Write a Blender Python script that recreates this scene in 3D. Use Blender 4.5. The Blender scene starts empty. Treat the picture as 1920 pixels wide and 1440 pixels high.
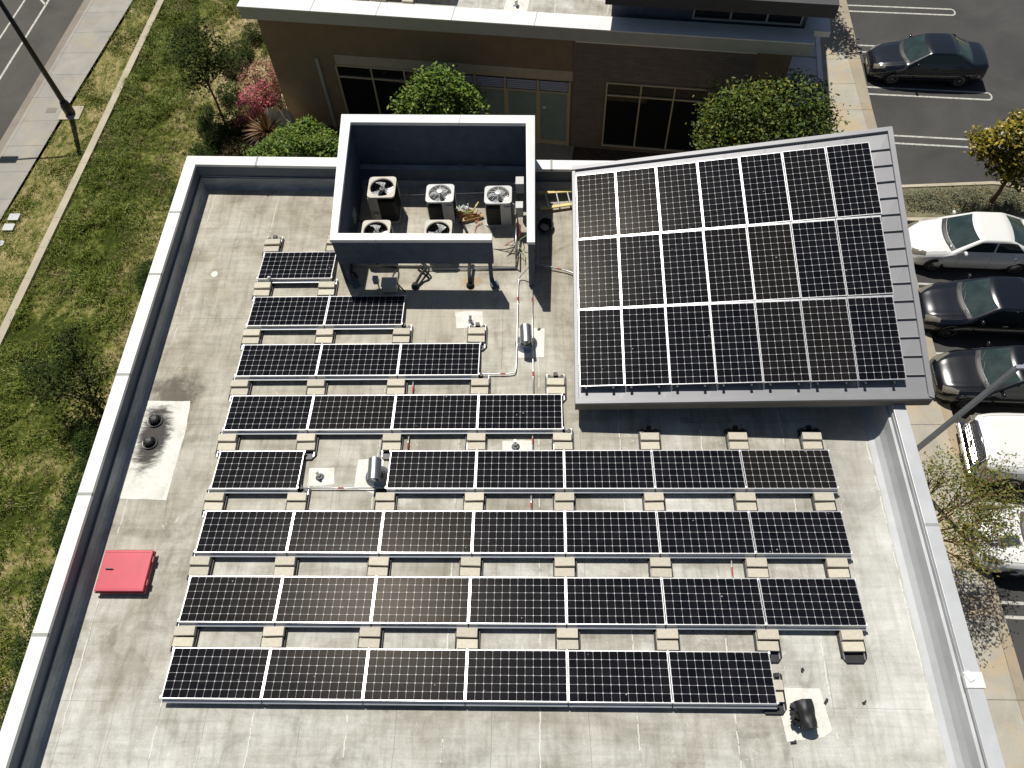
import bpy, math, random
from math import sin, cos, pi, radians, sqrt, atan2, hypot
from mathutils import Vector, Matrix, noise
random.seed(7)
SC = bpy.context.scene
COL = SC.collection
# ------------------------------------------------------------------ camera (calibrated on the panel rows)
F = 1474.004841436216
CC = Vector((7.43107569, -2.59338256, 22.23094234))
R = Matrix(((0.9993053324588707, 0.005268077334911997, 0.036893087163579766),
            (0.014622565219422276, 0.8551446754605317, -0.5181831381065054),
            (-0.034278755894428976, 0.5183626446732975, 0.8544736014071089)))
def P(px, py, z):
    """point at world height z seen at photo pixel px,py (1920x1440)"""
    d = R @ Vector(((px-960)/F, -(py-720)/F, -1.0))
    t = (z-CC.z)/d.z
    return CC + d*t
def PX(px, py, z):
    p = P(px, py, z); return (p.x, p.y)
cam_d = bpy.data.cameras.new('camera'); cam = bpy.data.objects.new('camera', cam_d); COL.objects.link(cam)
cam_d.sensor_width = 36; cam_d.lens = F/1920*36; cam_d.clip_end = 500; cam_d.clip_start = .1
M4 = R.to_4x4(); M4.translation = CC; cam.matrix_world = M4
SC.camera = cam
# ------------------------------------------------------------------ mesh helper
class MB:
    def __init__(s): s.v = []; s.f = []; s.m = []
    def add(s, vs, fs, mi=0):
        o = len(s.v); s.v += [tuple(a) for a in vs]
        for f in fs: s.f.append(tuple(i+o for i in f)); s.m.append(mi)
        return s
    def box(s, x0, x1, y0, y1, z0, z1, mi=0):
        return s.add([(x0,y0,z0),(x1,y0,z0),(x1,y1,z0),(x0,y1,z0),(x0,y0,z1),(x1,y0,z1),(x1,y1,z1),(x0,y1,z1)],
                     [(3,2,1,0),(4,5,6,7),(0,1,5,4),(1,2,6,5),(2,3,7,6),(3,0,4,7)], mi)
    def hexa(s, b, t, mi=0):
        """b, t: four bottom and four top points (counter-clockwise seen from above)"""
        return s.add(list(b)+list(t), [(3,2,1,0),(4,5,6,7),(0,1,5,4),(1,2,6,5),(2,3,7,6),(3,0,4,7)], mi)
    def prism(s, poly, z0, z1, mi=0):
        n = len(poly)
        a = sum(poly[i][0]*poly[(i+1)%n][1]-poly[(i+1)%n][0]*poly[i][1] for i in range(n))
        if a < 0: poly = poly[::-1]
        vs = [(p[0],p[1],z0) for p in poly]+[(p[0],p[1],z1) for p in poly]
        fs = [tuple(range(n-1,-1,-1)), tuple(range(n,2*n))]+[(i,(i+1)%n,n+(i+1)%n,n+i) for i in range(n)]
        return s.add(vs, fs, mi)
    def sheet(s, poly, z, mi=0):
        n = len(poly)
        a = sum(poly[i][0]*poly[(i+1)%n][1]-poly[(i+1)%n][0]*poly[i][1] for i in range(n))
        if a < 0: poly = poly[::-1]
        return s.add([(p[0],p[1],z) for p in poly], [tuple(range(n))], mi)
    def ob(s, c, h, rz=0, mi=0, rx=0):
        """box centred at c with half sizes h, rotated"""
        m = Matrix.Rotation(rz,3,'Z') @ Matrix.Rotation(rx,3,'X')
        vs = [Vector(c)+m@Vector((sx*h[0],sy*h[1],sz*h[2])) for sz in (-1,1) for sx,sy in ((-1,-1),(1,-1),(1,1),(-1,1))]
        return s.add(vs, [(3,2,1,0),(4,5,6,7),(0,1,5,4),(1,2,6,5),(2,3,7,6),(3,0,4,7)], mi)
    def tube(s, pts, r, n=8, mi=0, cap=True):
        pts = [Vector(p) for p in pts]; k = len(pts)
        rr = r if isinstance(r,(list,tuple)) else [r]*k
        o = len(s.v); ref = None
        for i,p in enumerate(pts):
            d = (pts[min(i+1,k-1)]-pts[max(i-1,0)]).normalized()
            if ref is None:
                ref = d.cross(Vector((0,0,1)))
                if ref.length < .1: ref = d.cross(Vector((0,1,0)))
            a = (ref - d*ref.dot(d)).normalized(); ref = a; b = d.cross(a)
            for j in range(n):
                t = 2*pi*j/n; s.v.append(tuple(p+(a*cos(t)+b*sin(t))*rr[i]))
        for i in range(k-1):
            for j in range(n):
                s.f.append((o+i*n+j, o+i*n+(j+1)%n, o+(i+1)*n+(j+1)%n, o+(i+1)*n+j)); s.m.append(mi)
        if cap:
            s.f.append(tuple(o+j for j in range(n-1,-1,-1))); s.m.append(mi)
            s.f.append(tuple(o+(k-1)*n+j for j in range(n))); s.m.append(mi)
        return s
    def lathe(s, c, prof, n=20, mi=0, axis='z', a0=0, a1=2*pi):
        """prof: list of (r, h)"""
        o = len(s.v); full = abs(a1-a0-2*pi) < 1e-6; cnt = n if full else n+1
        for (r,h) in prof:
            for j in range(cnt):
                t = a0+(a1-a0)*j/n
                if axis == 'z': q = (c[0]+r*cos(t), c[1]+r*sin(t), c[2]+h)
                else: q = (c[0]+r*cos(t), c[1]+h, c[2]+r*sin(t))
                s.v.append(q)
        for i in range(len(prof)-1):
            for j in range(n):
                k = (j+1)%cnt
                s.f.append((o+i*cnt+j, o+i*cnt+k, o+(i+1)*cnt+k, o+(i+1)*cnt+j)); s.m.append(mi)
        return s
    def grid(s, fn, nu, nv, mi=0):
        o = len(s.v)
        for i in range(nu+1):
            for j in range(nv+1): s.v.append(tuple(fn(i/nu, j/nv)))
        for i in range(nu):
            for j in range(nv):
                a = o+i*(nv+1)+j; s.f.append((a, a+1, a+nv+2, a+nv+1)); s.m.append(mi)
        return s
    def build(s, name, mats, parent=None, smooth=False, bevel=0):
        me = bpy.data.meshes.new(name); me.from_pydata(s.v, [], s.f); me.update()
        mats = mats if isinstance(mats,(list,tuple)) else [mats]
        for m in mats: me.materials.append(m)
        if len(mats) > 1: me.polygons.foreach_set('material_index', s.m)
        if smooth: me.polygons.foreach_set('use_smooth', [True]*len(s.f))
        o = bpy.data.objects.new(name, me); COL.objects.link(o)
        if parent: o.parent = parent
        if bevel:
            b = o.modifiers.new('bevel','BEVEL'); b.width = bevel; b.segments = 2; b.limit_method = 'ANGLE'
        return o
def tag(o, label=None, cat=None, group=None, kind=None):
    if label: o['label'] = label
    if cat: o['category'] = cat
    if group: o['group'] = group
    if kind: o['kind'] = kind
    return o
def empty(name, loc, label, cat, rz=0, group=None):
    o = bpy.data.objects.new(name, None); COL.objects.link(o); o.location = loc; o.rotation_euler = (0,0,rz)
    o.empty_display_size = .2
    return tag(o, label, cat, group)
def clone(o, parent=None, kids=None):
    c = o.copy(); COL.objects.link(c)
    if parent: c.parent = parent
    for ch in (kids if kids is not None else [k for k in bpy.data.objects if k.parent == o]): clone(ch, c)
    return c
def struct(o): return tag(o, kind='structure')
# ------------------------------------------------------------------ materials
class N:
    def __init__(s, name, color=(.5,.5,.5), rough=.6, metal=0, spec=.5, coat=0):
        s.m = bpy.data.materials.new(name); s.m.use_nodes = True; s.t = s.m.node_tree
        s.b = s.t.nodes['Principled BSDF']
        s.b.inputs['Base Color'].default_value = (*color,1); s.b.inputs['Roughness'].default_value = rough
        s.b.inputs['Metallic'].default_value = metal; s.b.inputs['Specular IOR Level'].default_value = spec
        s.b.inputs['Coat Weight'].default_value = coat; s.b.inputs['Coat Roughness'].default_value = .03
    def n(s, t, **kw):
        x = s.t.nodes.new(t)
        for k,v in kw.items():
            if k.startswith('i_'): x.inputs[k[2:].replace('_',' ')].default_value = v
            else: setattr(x,k,v)
        return x
    def l(s, a, b): s.t.links.new(a, b); return s
    def coord(s, kind='Object'): return s.n('ShaderNodeTexCoord').outputs[kind]
    def noise(s, scale, detail=4, rough=.55, vec=None, dist=0, sc3=None):
        x = s.n('ShaderNodeTexNoise'); x.inputs['Scale'].default_value = scale; x.inputs['Detail'].default_value = detail
        x.inputs['Roughness'].default_value = rough; x.inputs['Distortion'].default_value = dist
        v = vec or s.coord()
        if sc3:
            mp = s.n('ShaderNodeMapping'); mp.inputs['Scale'].default_value = sc3; s.l(v, mp.inputs[0]); v = mp.outputs[0]
        s.l(v, x.inputs['Vector']); return x.outputs['Fac']
    def ramp(s, fac, stops):
        r = s.n('ShaderNodeValToRGB'); e = r.color_ramp.elements
        while len(e) < len(stops): e.new(.5)
        for i,(p,c) in enumerate(stops):
            e[i].position = p; e[i].color = (*c,1) if not isinstance(c,(int,float)) else (c,c,c,1)
        s.l(fac, r.inputs[0]); return r.outputs[0]
    def math(s, op, a, b=None, c=None):
        x = s.n('ShaderNodeMath', operation=op)
        for i,q in enumerate((a,b,c)):
            if q is None: continue
            if isinstance(q,(int,float)): x.inputs[i].default_value = q
            else: s.l(q, x.inputs[i])
        return x.outputs[0]
    def mix(s, fac, a, b, mode='MIX'):
        x = s.n('ShaderNodeMix', data_type='RGBA', blend_type=mode)
        for k,q in ((0,fac),(6,a),(7,b)):
            if isinstance(q,(int,float)): x.inputs[k].default_value = q
            elif isinstance(q,tuple): x.inputs[k].default_value = (*q,1)
            else: s.l(q, x.inputs[k])
        return x.outputs[2]
    def col(s, c): s.l(c, s.b.inputs['Base Color']); return s
    def bump(s, h, strength=.3, dist=.02):
        b = s.n('ShaderNodeBump'); b.inputs['Strength'].default_value = strength; b.inputs['Distance'].default_value = dist
        s.l(h, b.inputs['Height']); s.l(b.outputs[0], s.b.inputs['Normal']); return s
def simple(name, c, rough=.6, metal=0, var=.15, scale=4, spec=.5, coat=0, bump=0, bscale=60):
    a = N(name, c, rough, metal, spec, coat)
    if var:
        f = a.noise(scale, 5, .6)
        lo = tuple(x*(1-var) for x in c); hi = tuple(min(1,x*(1+var)) for x in c)
        a.col(a.ramp(f, [(.3,lo),(.7,hi)]))
    if bump: a.bump(a.noise(bscale,3), bump, .01)
    return a.m
# roof membrane
def deck_mat():
    a = N('roof_membrane', rough=.75, spec=.3); w = a.coord()
    big = a.noise(.33, 6, .62, w, 1.2); mid = a.noise(1.6, 7, .7, w, .6); fine = a.noise(28, 4, .7, w)
    col = a.ramp(big, [(.34,(.34,.322,.275)),(.45,(.43,.415,.37)),(.54,(.50,.492,.455)),(.66,(.56,.555,.525))])
    col = a.mix(.8, col, a.ramp(mid, [(.32,(.66,.645,.61)),(.47,(.96,.96,.95)),(.66,(1.18,1.18,1.18))]), 'MULTIPLY')
    # vertical and horizontal wipe marks
    st = a.noise(1, 6, .65, w, .8, (4.5,.6,1)); col = a.mix(.6, col, a.ramp(st, [(.36,(.72,.70,.66)),(.5,(1,1,1)),(.68,(1.18,1.18,1.18))]), 'MULTIPLY')
    st2 = a.noise(1, 6, .7, w, .5, (.5,5.5,1)); col = a.mix(.4, col, a.ramp(st2, [(.36,(.66,.64,.60)),(.52,(1,1,1)),(.68,(1.22,1.22,1.21))]), 'MULTIPLY')
    col = a.mix(.35, col, a.ramp(fine, [(.3,(.7,.7,.7)),(.6,(1.1,1.1,1.1))]), 'MULTIPLY')
    sep = a.n('ShaderNodeSeparateXYZ'); a.l(w, sep.inputs[0]); X, Y = sep.outputs[0], sep.outputs[1]
    # lap seams about every 0.9 m, broken up
    wob = a.math('MULTIPLY', a.noise(.9,3,.6,w), .10)
    fx = a.math('FRACT', a.math('DIVIDE', a.math('ADD', X, wob), .93))
    brk = a.noise(1,3,.6,w,0,(.9,.45,1))
    seam = a.math('MULTIPLY', a.math('LESS_THAN', fx, .014), a.math('GREATER_THAN', brk, .50))
    fy = a.math('FRACT', a.math('DIVIDE', a.math('ADD', Y, a.math('MULTIPLY',wob,.6)), 3.1))
    seamy = a.math('MULTIPLY', a.math('LESS_THAN', fy, .004), a.math('GREATER_THAN', a.noise(.7,2,.5,w), .50))
    col = a.mix(a.math('MULTIPLY', a.math('MAXIMUM', seam, seamy), .45), col, (.10,.095,.085))
    # pale sealant smears along other seams
    fx2 = a.math('FRACT', a.math('DIVIDE', a.math('ADD', X, a.math('MULTIPLY', a.noise(2.2,5,.7,w), .14)), 1.86))
    sm = a.math('MULTIPLY', a.math('LESS_THAN', fx2, .014), a.math('GREATER_THAN', a.noise(1.1,5,.75,w), .49))
    col = a.mix(a.math('MULTIPLY', sm, .75), col, (.72,.71,.66))
    # scratches: thin warped cell edges
    vo = a.n('ShaderNodeTexVoronoi', feature='DISTANCE_TO_EDGE'); vo.inputs['Scale'].default_value = 1.7
    ds = a.n('ShaderNodeVectorMath', operation='MULTIPLY_ADD'); nz = a.n('ShaderNodeTexNoise'); nz.inputs['Scale'].default_value = 1.8; a.l(w, nz.inputs['Vector'])
    a.l(nz.outputs['Color'], ds.inputs[0]); ds.inputs[1].default_value = (.9,.9,.9); a.l(w, ds.inputs[2]); a.l(ds.outputs[0], vo.inputs['Vector'])
    sc = a.math('MULTIPLY', a.math('LESS_THAN', vo.outputs['Distance'], .006), a.math('GREATER_THAN', a.noise(2.6,4,.7,w), .56))
    col = a.mix(a.math('MULTIPLY', sc, .6), col, (.66,.65,.6))
    # specks
    v2 = a.n('ShaderNodeTexVoronoi'); v2.inputs['Scale'].default_value = 6.5; a.l(w, v2.inputs['Vector'])
    sp = a.math('MULTIPLY', a.math('LESS_THAN', v2.outputs['Distance'], .07), a.math('GREATER_THAN', a.noise(1.4,3,.6,w), .56))
    col = a.mix(a.math('MULTIPLY', sp, .7), col, (.6,.59,.54))
    # dirt around the two drains of the west side
    def blot(cx, cy, r, sx=1):
        dx = a.math('MULTIPLY', a.math('SUBTRACT', X, cx), sx); dy = a.math('SUBTRACT', Y, cy)
        d = a.math('SQRT', a.math('ADD', a.math('MULTIPLY',dx,dx), a.math('MULTIPLY',dy,dy)))
        d = a.math('ADD', d, a.math('MULTIPLY', a.math('SUBTRACT', a.noise(2.6,6,.7,w), .5), 1.3))
        return a.math('SUBTRACT', 1, a.n_smooth(d, r*.35, r))
    def n_smooth(d, lo, hi):
        mr = a.n('ShaderNodeMapRange', interpolation_type='SMOOTHSTEP'); a.l(d, mr.inputs[0]); mr.inputs[1].default_value = lo; mr.inputs[2].default_value = hi
        return mr.outputs[0]
    a.n_smooth = n_smooth
    col = a.mix(a.math('MULTIPLY', blot(-1.5,7.0,.75,.9), .75), col, (.07,.062,.052))
    col = a.mix(a.math('MULTIPLY', blot(12.3,1.0,1.6,.6), .0), col, (.5,.5,.46))
    col = a.mix(a.math('MULTIPLY', blot(5.6,10.3,.32,1.2), .6), col, (.42,.22,.08))
    col = a.mix(a.math('MULTIPLY', blot(4.6,9.6,1.3,.6), .45), col, (.56,.54,.48))
    # brighter towards the east gutter
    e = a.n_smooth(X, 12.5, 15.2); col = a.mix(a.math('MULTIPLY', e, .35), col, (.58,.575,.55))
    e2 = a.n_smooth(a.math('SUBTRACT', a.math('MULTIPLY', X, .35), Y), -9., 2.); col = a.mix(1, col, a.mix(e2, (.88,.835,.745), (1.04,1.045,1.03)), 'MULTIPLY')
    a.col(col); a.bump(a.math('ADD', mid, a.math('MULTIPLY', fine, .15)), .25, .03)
    return a.m
M = {}
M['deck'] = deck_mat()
def patch_mat():
    a = N('pale_roof_coating', rough=.7); w = a.coord()
    f = a.noise(2.2,7,.7,w,.6); f2 = a.noise(9,6,.7,w)
    col = a.ramp(f, [(.28,(.58,.56,.49)),(.5,(.74,.73,.66)),(.75,(.82,.81,.75))])
    col = a.mix(.5, col, a.ramp(f2,[(.3,(.72,.7,.65)),(.55,(1,1,1))]), 'MULTIPLY')
    sep = a.n('ShaderNodeSeparateXYZ'); a.l(w, sep.inputs[0]); X, Y = sep.outputs[0], sep.outputs[1]
    dx = a.math('MULTIPLY', a.math('SUBTRACT', X, -1.72), 1.75); dy = a.math('MULTIPLY', a.math('SUBTRACT', Y, 5.85), .75)
    d = a.math('SQRT', a.math('ADD', a.math('MULTIPLY',dx,dx), a.math('MULTIPLY',dy,dy)))
    d = a.math('ADD', d, a.math('MULTIPLY', a.math('SUBTRACT', a.noise(1,6,.75,w,.6,(1.6,4.5,1)), .5), 1.3))
    mr = a.n('ShaderNodeMapRange', interpolation_type='SMOOTHSTEP'); a.l(d, mr.inputs[0]); mr.inputs[1].default_value = .40; mr.inputs[2].default_value = .85
    col = a.mix(a.math('SUBTRACT', 1, mr.outputs[0]), col, (.035,.029,.024))
    a.col(col); return a.m
M['patch'] = patch_mat()
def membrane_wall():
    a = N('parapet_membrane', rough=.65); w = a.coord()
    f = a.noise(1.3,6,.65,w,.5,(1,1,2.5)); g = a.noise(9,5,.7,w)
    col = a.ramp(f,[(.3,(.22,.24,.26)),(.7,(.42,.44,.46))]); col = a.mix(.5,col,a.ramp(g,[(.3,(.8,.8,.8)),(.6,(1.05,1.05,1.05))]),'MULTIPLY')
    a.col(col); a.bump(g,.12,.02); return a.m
M['pwall'] = membrane_wall()  # membrane tone darkened to deepen the shade of west and north parapets
M['pwhite'] = simple('sunlit_parapet_membrane', (.47,.48,.485), .6, 0, .12, 1.5)  # lighter copy of the parapet membrane for the sunlit east face
M['pgrey'] = simple('shaded_parapet_grey', (.12,.145,.18), .7, 0, .12, 2)  # shade of the west and north walls put into the colour
M['coping'] = simple('white_painted_coping', (.80,.80,.77), .35, 0, .05, 2, coat=.2)
M['coping_grey'] = simple('galvanised_coping', (.56,.57,.58), .38, .15, .08, 2)
M['joint'] = simple('coping_joint', (.32,.33,.30), .6, 0, .1)
M['stucco'] = simple('tan_stucco', (.25,.19,.115), .9, 0, .12, 2, bump=.4, bscale=90)
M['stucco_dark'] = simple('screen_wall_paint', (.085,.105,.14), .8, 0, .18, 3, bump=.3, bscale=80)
M['frame_tan'] = simple('tan_window_frame', (.50,.44,.30), .5, 0, .08)
M['band'] = simple('light_stucco_band', (.46,.42,.31), .85, 0, .1, 3)
M['fascia'] = simple('fascia_metal', (.40,.42,.38), .5, .1, .08, 2)
M['darksoff'] = simple('dark_tower_soffit', (.06,.058,.06), .7, 0, .1)
def brick_mat():
    a = N('brown_brick', rough=.9); w = a.coord()
    sep = a.n('ShaderNodeSeparateXYZ'); a.l(w, sep.inputs[0]); cb = a.n('ShaderNodeCombineXYZ'); a.l(sep.outputs[0], cb.inputs[0]); a.l(sep.outputs[2], cb.inputs[1])
    b = a.n('ShaderNodeTexBrick'); a.l(cb.outputs[0], b.inputs['Vector']); b.inputs['Scale'].default_value = 1
    b.inputs['Brick Width'].default_value = .42; b.inputs['Row Height'].default_value = .11; b.inputs['Mortar Size'].default_value = .008
    b.inputs['Color1'].default_value = (.17,.145,.125,1); b.inputs['Color2'].default_value = (.21,.18,.155,1); b.inputs['Mortar'].default_value = (.14,.12,.10,1)
    a.col(a.mix(.5, b.outputs['Color'], a.ramp(a.noise(3,5,.6,w),[(.3,(.8,.8,.8)),(.7,(1.1,1.1,1.1))]),'MULTIPLY')); return a.m
M['brick'] = brick_mat()
M['glassdark'] = N('dark_window_glass', (.012,.014,.014), .04, 0, .6).m
M['glassgreen'] = simple('frosted_green_glass', (.24,.33,.31), .25, 0, .1, 2)
M['louver'] = simple('louver_metal', (.5,.51,.56), .45, .3, .05)
M['black'] = simple('black_plastic', (.018,.018,.019), .5, 0, .2, 5)
M['void'] = N('dark_opening', (.006,.006,.007), .9).m
M['alu'] = simple('anodised_aluminium', (.80,.80,.81), .32, .65, .04, 6)
M['alud'] = simple('galvanised_deflector', (.50,.52,.54), .42, .6, .08, 3)
M['steel'] = simple('galvanised_steel', (.45,.47,.48), .35, .8, .15, 8)
M['steeldull'] = simple('zinc_duct', (.42,.43,.44), .35, .9, .12, 6)
def block_mat():
    a = N('tan_concrete_block', rough=.9); w = a.coord('Object'); oi = a.n('ShaderNodeObjectInfo')
    col = a.ramp(a.noise(14,5,.7,w), [(.3,(.53,.485,.39)),(.7,(.66,.61,.50))])
    col = a.mix(1, col, a.ramp(oi.outputs['Random'], [(0,(.88,.88,.88)),(1,(1.1,1.09,1.07))]), 'MULTIPLY')
    a.col(col); a.bump(a.noise(120,3,.6,w), .4, .005); return a.m
M['block'] = block_mat()
# solar cells; nx, ny cells over sx x sy metres, origin at the sheet's corner
def cb2(a, r):
    c = a.n('ShaderNodeCombineXYZ'); a.l(a.math('MULTIPLY', r, 91), c.inputs[0]); a.l(a.math('MULTIPLY', r, 53), c.inputs[1]); return c.outputs[0]
def cell_mat(name, nx, ny, sx, sy):
    a = N(name, (.01,.01,.013), .3, 0, .018); w = a.coord()
    a.b.inputs['Specular Tint'].default_value = (1,.88,.74,1)
    sep = a.n('ShaderNodeSeparateXYZ'); a.l(w, sep.inputs[0])
    def cellf(o, n, s):
        t = a.math('MULTIPLY', o, n/s); fr = a.math('FRACT', t); d = a.math('ABSOLUTE', a.math('SUBTRACT', fr, .5)); return a.math('SUBTRACT', .5, d), a.math('FLOOR', t)
    ex, ix = cellf(sep.outputs[0], nx, sx); ey, iy = cellf(sep.outputs[1], ny, sy)
    line = a.math('LESS_THAN', a.math('MINIMUM', ex, ey), .0105)
    dia = a.math('LESS_THAN', a.math('ADD', ex, ey), .108)
    back = a.math('MAXIMUM', line, dia)
    oi = a.n('ShaderNodeObjectInfo')
    cb = a.n('ShaderNodeCombineXYZ'); a.l(ix, cb.inputs[0]); a.l(iy, cb.inputs[1]); a.l(a.math('MULTIPLY', oi.outputs['Random'], 37), cb.inputs[2])
    wn = a.n('ShaderNodeTexWhiteNoise', noise_dimensions='3D'); a.l(cb.outputs[0], wn.inputs['Vector'])
    cell = a.ramp(wn.outputs['Value'], [(0,(.0045,.005,.008)),(.6,(.006,.0065,.010)),(1,(.009,.009,.013))])
    # faint fingers and dust
    dust = a.ramp(a.noise(3,6,.7,w), [(.42,0.0),(.8,.02)])
    col = a.mix(dust, cell, (.35,.33,.28))
    warm = a.ramp(oi.outputs['Random'], [(.72,0.0),(.92,.5)]); col = a.mix(warm, col, (.022,.018,.014))  # brownish sky sheen put into the colour of random panels
    v3 = a.n('ShaderNodeTexVoronoi'); v3.inputs['Scale'].default_value = 5; va = a.n('ShaderNodeVectorMath', operation='ADD'); a.l(w, va.inputs[0]); a.l(cb2(a, oi.outputs['Random']), va.inputs[1]); a.l(va.outputs[0], v3.inputs['Vector'])
    spk = a.math('MULTIPLY', a.math('LESS_THAN', v3.outputs['Distance'], .075), a.math('GREATER_THAN', a.noise(1.7,2,.5,va.outputs[0]), .60))
    col = a.mix(back, col, (.60,.62,.62)); col = a.mix(a.math('MULTIPLY', spk, .7), col, (.5,.5,.46))
    a.col(col)
    wv = a.noise(260,2,.5,w); a.bump(wv, .35, .0012)
    a.l(a.ramp(wn.outputs['Value'], [(0,.20),(1,.215)]), a.b.inputs['Roughness'])
    return a.m
PL, PW_ = 1.96, .986
M['cellsH'] = cell_mat('solar_cells_long', 12, 6, PL-.034, PW_-.034)
M['cellsV'] = cell_mat('solar_cells_upright', 6, 12, PW_+.020-.034, PL)
M['roofmetal'] = simple('standing_seam_metal', (.27,.27,.28), .5, .2, .06, 1.2)
M['roofmetal_dark'] = simple('roof_fascia_brown', (.17,.155,.13), .55, .2, .08)
M['red'] = simple('red_painted_steel', (.56,.055,.085), .42, 0, .1, 2, coat=.15)
M['reddark'] = simple('red_painted_edge', (.30,.015,.03), .45, 0, .08)
M['redtape'] = simple('red_pipe_mark', (.42,.07,.06), .6)
M['beige'] = simple('beige_painted_metal', (.52,.49,.41), .5, 0, .08, 4)
M['lightgrey'] = simple('grey_painted_metal', (.50,.50,.49), .42, .1, .07, 4)
M['greybox'] = simple('grey_cabinet_paint', (.36,.38,.38), .5, 0, .08, 4)
M['coil'] = N('condenser_coil_dark', (.02,.02,.018), .7).m
M['blade'] = simple('fan_blade', (.62,.62,.62), .4, .4, .1)
M['copper'] = simple('corroded_copper', (.35,.17,.08), .5, .5, .2)
M['insul'] = simple('black_foam_insulation', (.02,.02,.022), .8)
M['cablew'] = simple('white_cable', (.62,.60,.55), .5); M['cabler'] = simple('red_cable', (.45,.04,.05), .5); M['cableg'] = simple('green_cable', (.35,.55,.18), .5)
M['yellow'] = simple('yellow_fibreglass', (.70,.56,.20), .5, 0, .1)
M['card'] = simple('brown_cardboard', (.45,.30,.15), .85, 0, .15, 12)
M['pink'] = simple('pink_wrapping', (.62,.25,.30), .6); M['white'] = simple('white_plastic', (.72,.72,.70), .45, 0, .05); M['orange'] = simple('orange_cord', (.65,.22,.08), .5)
M['clear'] = simple('crumpled_film', (.55,.60,.62), .25, 0, .2, 20)
# ground materials
def lawn():
    a = N('lawn_soil', rough=1, spec=.1); w = a.coord(); f = a.noise(.45,6,.65,w,1); g = a.noise(5,6,.7,w); h = a.noise(30,4,.7,w)
    sep = a.n('ShaderNodeSeparateXYZ'); a.l(w, sep.inputs[0])
    side = a.n('ShaderNodeMapRange'); a.l(sep.outputs[0], side.inputs[0]); side.inputs[1].default_value = -9.; side.inputs[2].default_value = -2.2; side.inputs[3].default_value = -.12; side.inputs[4].default_value = .17
    k = a.math('ADD', a.math('ADD', a.math('MULTIPLY', f, .6), a.math('MULTIPLY', g, .4)), side.outputs[0])
    col = a.ramp(k, [(.36,(.045,.06,.010)),(.43,(.13,.15,.03)),(.49,(.32,.27,.12)),(.60,(.55,.44,.27))])
    a.col(a.mix(.6, col, a.ramp(h,[(.3,(.5,.5,.5)),(.6,(1.2,1.2,1.2))]),'MULTIPLY')); a.bump(h, .8, .04); return a.m
def parkway():
    a = N('parkway_turf', rough=1, spec=.1); w = a.coord(); f = a.noise(.6,6,.7,w,1); g = a.noise(1,6,.75,w,.6,(5,2,1)); h = a.noise(40,4,.7,w)
    k = a.math('ADD', a.math('MULTIPLY', f, .4), a.math('MULTIPLY', g, .6))
    col = a.ramp(k, [(.40,(.07,.09,.02)),(.48,(.20,.19,.06)),(.56,(.36,.29,.135)),(.68,(.46,.37,.21))])
    a.col(a.mix(.6, col, a.ramp(h,[(.3,(.55,.55,.55)),(.6,(1.2,1.2,1.2))]),'MULTIPLY')); a.bump(h, .8, .03); return a.m
M['lawn'] = lawn(); M['parkway'] = parkway()
def conc(name, c, warm=(.52,.40,.24), wamt=.5):
    a = N(name, rough=.85, spec=.3); w = a.coord(); f = a.noise(.8,6,.6,w,.8); g = a.noise(30,4,.7,w); s = a.noise(.5,5,.6,w,1.5)
    col = a.ramp(f, [(.3,tuple(x*.82 for x in c)),(.7,tuple(x*1.1 for x in c))])
    col = a.mix(a.ramp(s,[(.5,0.0),(.68,wamt)]), col, warm)
    a.col(a.mix(.4, col, a.ramp(g,[(.3,(.8,.8,.8)),(.6,(1.05,1.05,1.05))]),'MULTIPLY')); return a.m
M['walk'] = conc('street_sidewalk_concrete', (.36,.34,.30), (.42,.35,.22), .5)
M['walkR'] = conc('pale_walkway_concrete', (.44,.41,.34), (.52,.38,.21), .65)
M['curb'] = conc('curb_concrete', (.38,.33,.25), (.46,.32,.18), .5)
M['mow'] = conc('mow_curb_concrete', (.48,.43,.32), (.5,.42,.3), .2)
M['gutter'] = conc('gutter_concrete', (.27,.235,.19), (.3,.25,.2), .2)
def asphalt(name, c):
    a = N(name, rough=.9, spec=.25); w = a.coord(); f = a.noise(.35,6,.6,w,.6); g = a.noise(60,3,.7,w); v = a.noise(2.5,7,.75,w)
    col = a.ramp(f, [(.3,tuple(x*.8 for x in c)),(.7,tuple(x*1.25 for x in c))])
    col = a.mix(.7, col, a.ramp(g,[(.3,(.65,.65,.65)),(.7,(1.35,1.33,1.3))]),'MULTIPLY')
    col = a.mix(.5, col, a.ramp(v,[(.28,(.55,.55,.55)),(.42,(1,1,1))]),'MULTIPLY')
    a.col(col); a.bump(g, .4, .01); return a.m
M['asph'] = asphalt('parking_asphalt', (.068,.066,.064)); M['road'] = asphalt('street_asphalt', (.085,.08,.072))
def paint():
    a = N('worn_white_marking', (.6,.59,.54), .7); w = a.coord(); a.col(a.ramp(a.noise(9,7,.8,w), [(.34,(.12,.115,.11)),(.5,(.50,.49,.44)),(.7,(.64,.63,.58))])); return a.m
M['paint'] = paint()
M['dirt'] = simple('planting_soil', (.085,.06,.035), 1, 0, .4, 6, bump=.8, bscale=25)
M['isl'] = simple('island_groundcover_soil', (.16,.15,.09), 1, 0, .35, 3, bump=.8, bscale=25)
M['rock'] = simple('pale_boulder', (.60,.53,.39), .85, 0, .15, 3, bump=.5, bscale=12)
def leafm(name, c, t=.12, rough=.5, spec=.3):
    a = N(name, rough=rough, spec=spec); g = a.n('ShaderNodeNewGeometry')
    a.col(a.ramp(g.outputs['Random Per Island'], c)); a.b.inputs['Transmission Weight'].default_value = 0
    a.m.node_tree.nodes['Principled BSDF'].inputs['Subsurface Weight'].default_value = 0
    return a.m
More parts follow.
